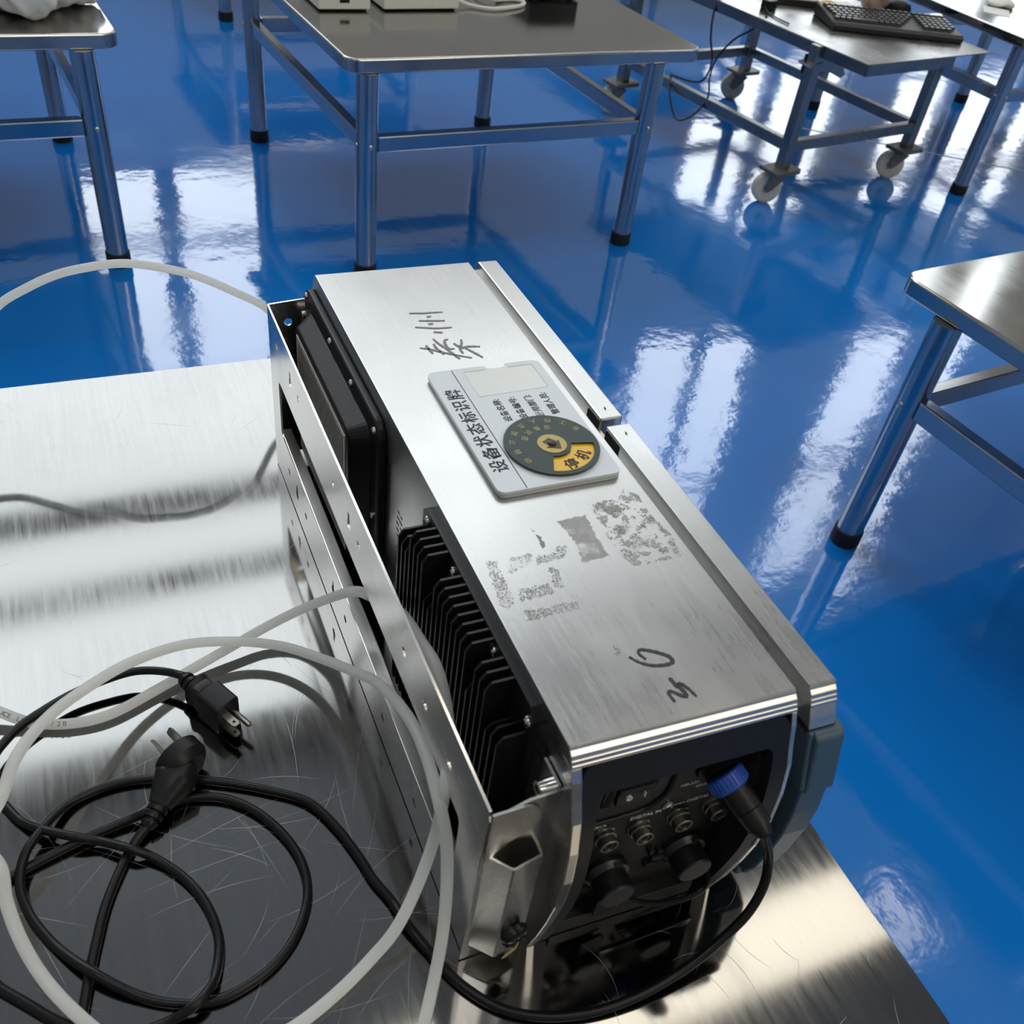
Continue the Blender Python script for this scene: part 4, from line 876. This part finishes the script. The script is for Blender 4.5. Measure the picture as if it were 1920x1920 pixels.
for x, y, sa in ((.0, .0, 150), (.615, .0, 140), (.0, .80, 155), (.615, .80, 145)):
    top = TC - .0025 if y else TC - .0025
    bm = bmesh.new(); box(bm, x - .017, x + .017, y - .017, y + .017, .108, TC - .002 if x < .57 else TC - .03); lg = finish('leg', bm, M_CART, CA, bevel=.003)
    cs = math.radians(sa); dx, dy = math.cos(cs), math.sin(cs); wx, wy = x + dx * .030, y + dy * .030
    bm = bmesh.new(); prism(bm, [(x - .058, y - .040), (x + .045, y - .040), (x + .058, y - .03), (x + .058, y + .040), (x - .058, y + .040)], .098, .110, 'z'); ct = finish('castor', bm, M_GREY, CA, bevel=.002)
    bm = bmesh.new(); sx_, sy_ = -dy, dx
    lathe(bm, (x + dx * .01, y + dy * .01, .085), (0, 0, 1), [(0, .024), (.013, .026)], 18)
    for sg_ in (-1, 1):
        c = Vector((wx + sx_ * .019 * sg_, wy + sy_ * .019 * sg_, 0))
        d_ = Vector((dx, dy, 0)); n_ = Vector((sx_, sy_, 0)) * .0015
        poly = [Vector((x, y, .088)) + Vector((sx_, sy_, 0)) * .019 * sg_ - d_ * .018, Vector((x, y, .088)) + Vector((sx_, sy_, 0)) * .019 * sg_ + d_ * .030, c + Vector((0, 0, .047)) + d_ * .014, c + Vector((0, 0, .036)) , c + Vector((0, 0, .045)) - d_ * .014]
        A = [bm.verts.new(p + n_) for p in poly]; B = [bm.verts.new(p - n_) for p in poly]
        bm.faces.new(A); bm.faces.new(B[::-1])
        for i in range(5): bm.faces.new((A[i], A[(i + 1) % 5], B[(i + 1) % 5], B[i]))
    finish('fork', bm, M_GREY, ct)
    bm = bmesh.new(); lathe(bm, (wx - sx_ * .014, wy - sy_ * .014, .0455), (sx_, sy_, 0), [(0, .030), (.001, .041), (.004, .045), (.024, .045), (.027, .041), (.028, .030)], 32); finish('wheel', bm, M_WHEEL, ct, smooth=True)
    bm = bmesh.new(); cyl(bm, (wx - sx_ * .023, wy - sy_ * .023, .0455), (wx + sx_ * .023, wy + sy_ * .023, .0455), .008, n=14); finish('axle', bm, M_GREY, ct)
for p, q in (((.0, .0), (.615, .0)), ((.0, .0), (.0, .80)), ((.615, .0), (.615, .80)), ((.0, .80), (.615, .80))):
    bm = bmesh.new(); a_ = Vector(p); b_ = Vector(q); d_ = (b_ - a_).normalized() * .0172; stretcher(bm, a_ + d_, b_ - d_, .160, .192, .026); finish('stretcher', bm, M_CART, CA, bevel=.002)
# keyboard
kx = Vector((.3815, -.119)).normalized(); KB = thing('keyboard', 'black computer keyboard lying on the wheeled cart', 'keyboard', (2.004, 2.262, TC), math.atan2(kx.y, kx.x))
bm = bmesh.new(); prism(bm, [(0, .0005), (.175, .0005), (.175, .030), (.160, .033), (.010, .020), (0, .014)], 0, .425, 'x'); cs_ = finish('case', bm, M_KEY, KB, bevel=.003)
rows = [(.155, 15, .0), (.128, 15, 0), (.108, 14, .004), (.088, 13, .006), (.068, 12, .010), (.048, 8, 0)]
bm = bmesh.new()
sl = math.atan2(.013, .150)
for r_, (ky, n, off) in enumerate(rows):
    for i in range(n):
        wk = .0165 if n > 8 else (.0165 if i not in (3,) else .085)
        x = .012 + off + i * .0188 + (.068 if n == 8 and i > 3 else 0)
        z = .020 + (ky - .010) * math.tan(sl)
        v = [bm.verts.new((xx, yy_, zz)) for zz, g_ in ((z - .001, 0), (z + .006, .002)) for xx, yy_ in ((x + g_, ky - .017 + g_), (x + wk - g_, ky - .017 + g_), (x + wk - g_, ky - g_), (x + g_, ky - g_))]
        for q in ((0, 1, 2, 3), (4, 5, 6, 7), (0, 1, 5, 4), (1, 2, 6, 5), (2, 3, 7, 6), (3, 0, 4, 7)): bm.faces.new([v[j] for j in q])
for ky in (.155, .128, .108, .088, .068, .048):
    for i in range(6 if ky > .06 else 5):
        x = .302 + i * .0188; z = .020 + (ky - .010) * math.tan(sl)
        v = [bm.verts.new((xx, yy_, zz)) for zz, g_ in ((z - .001, 0), (z + .006, .002)) for xx, yy_ in ((x + g_, ky - .017 + g_), (x + .0165 - g_, ky - .017 + g_), (x + .0165 - g_, ky - g_), (x + g_, ky - g_))]
        for q in ((0, 1, 2, 3), (4, 5, 6, 7), (0, 1, 5, 4), (1, 2, 6, 5), (2, 3, 7, 6), (3, 0, 4, 7)): bm.faces.new([v[j] for j in q])
kt = finish('keycaps', bm, M_KEYTOP, KB); kt['kind'] = 'stuff'
# other items on the cart
def crumple(name, x, y, z, r, sc, m, label, cat, amp=.006, seed=1, fr=60):
    bm = bmesh.new(); bmesh.ops.create_icosphere(bm, subdivisions=4, radius=r, matrix=Matrix.Diagonal((*sc, 1)))
    for v in bm.verts:
        n = math.sin(v.co.x * fr + seed) * math.sin(v.co.y * fr * .8 + 2 * seed) + .7 * math.sin(v.co.z * fr * 1.6 + v.co.x * fr * 1.3)
        v.co += v.co.normalized() * n * amp
    mz = min(v.co.z for v in bm.verts)
    for v in bm.verts: v.co.z = max(0, v.co.z - mz - .004)
    o = finish(name, bm, m, smooth=True, loc=(x, y, z), angle=.7); return tag(o, label, cat)
crumple('tan_packet', 2.150, 2.500, TC, .03, (1.3, .6, .45), M_TAN, 'tan plastic packet behind the left end of the keyboard', 'packet', .004, 2)
crumple('plastic_bag', 2.318, 2.462, TC, .048, (.9, .8, .95), M_PINKBAG, 'brownish crumpled clear bag behind the middle of the keyboard', 'bag', .006, 4)
bm = bmesh.new(); loft_r = []
for k, (h, wv, dv) in enumerate(((.0005, .027, .045), (.012, .029, .048), (.026, .024, .040), (.034, .012, .022))):
    loft_r.append([Vector((wv * math.cos(2 * math.pi * i / 20), dv * math.sin(2 * math.pi * i / 20), h)) for i in range(20)])
loft(bm, loft_r)
o = finish('computer_mouse', bm, M_BLACK, smooth=True, loc=(2.425, 2.470, TC)); o.rotation_euler = (0, 0, 1.2); tag(o, 'black mouse-shaped object behind the right end of the keyboard', 'mouse')
bm = bmesh.new(); prism(bm, [(2.165, 2.465), (2.275, 2.445), (2.30, 2.57), (2.19, 2.60)], TC + .0002, TC + .0012, 'z'); o = finish('paper_sheet', bm, M_PAPER); tag(o, 'white sheet of paper on the cart behind the keyboard', 'paper')
bm = bmesh.new(); prism(bm, [(1.975, 2.53), (2.120, 2.49), (2.19, 2.70), (2.03, 2.75)], TC + .0002, TC + .018, 'z'); o = finish('black_tablet', bm, M_KEY, bevel=.003); tag(o, 'flat black device on the cart behind the tan packet', 'device')
t = thing('black_adapter', 'small black adapter with a thin lead on the left edge of the cart', 'adapter', (1.915, 2.475, TC), .3)
rbox('body', -.022, .022, -.016, .016, 0, .024, M_BLACK, t); bm = bmesh.new(); tube(bm, [(-.02, 0, .010), (-.05, -.035, .004), (-.075, -.09, .003), (-.088, -.15, .003)], .0022, 8, 6); finish('lead', bm, M_RUB, t, smooth=True)
t = thing('hanging_wire', 'thin dark wire hanging in a loop over the cart rail', 'wire', (0, 0, 0))
bm = bmesh.new(); tube(bm, [(1.790, 2.56, TC + .004), (1.775, 2.555, .43), (1.768, 2.53, .36), (1.775, 2.504, .30), (1.75, 2.49, .25), (1.755, 2.66, .205), (1.765, 2.70, .197), (1.735, 2.65, .17), (1.72, 2.54, .11), (1.75, 2.50, .14), (1.79, 2.50, .195), (1.80, 2.53, .24), (1.80, 2.52, .30), (1.83, 2.50, .36), (1.835, 2.40, .43), (1.845, 2.38, TC + .004)], .0032, 8, 8); finish('wire', bm, M_RUB, t, smooth=True)
crumple('crumpled_wrap', 2.800, 2.400, T, .035, (1.4, 1.0, .4), M_PAPER, 'crumpled white wrap on the table at the top right corner', 'wrap', .005, 3, 80)
bm = bmesh.new(); prism(bm, [(2.66, 2.33), (2.72, 2.27), (2.79, 2.35), (2.73, 2.41)], T + .0002, T + .001, 'z'); o = finish('paper_sheet', bm, M_PAPER); tag(o, 'small white paper on the table at the top right corner', 'paper')
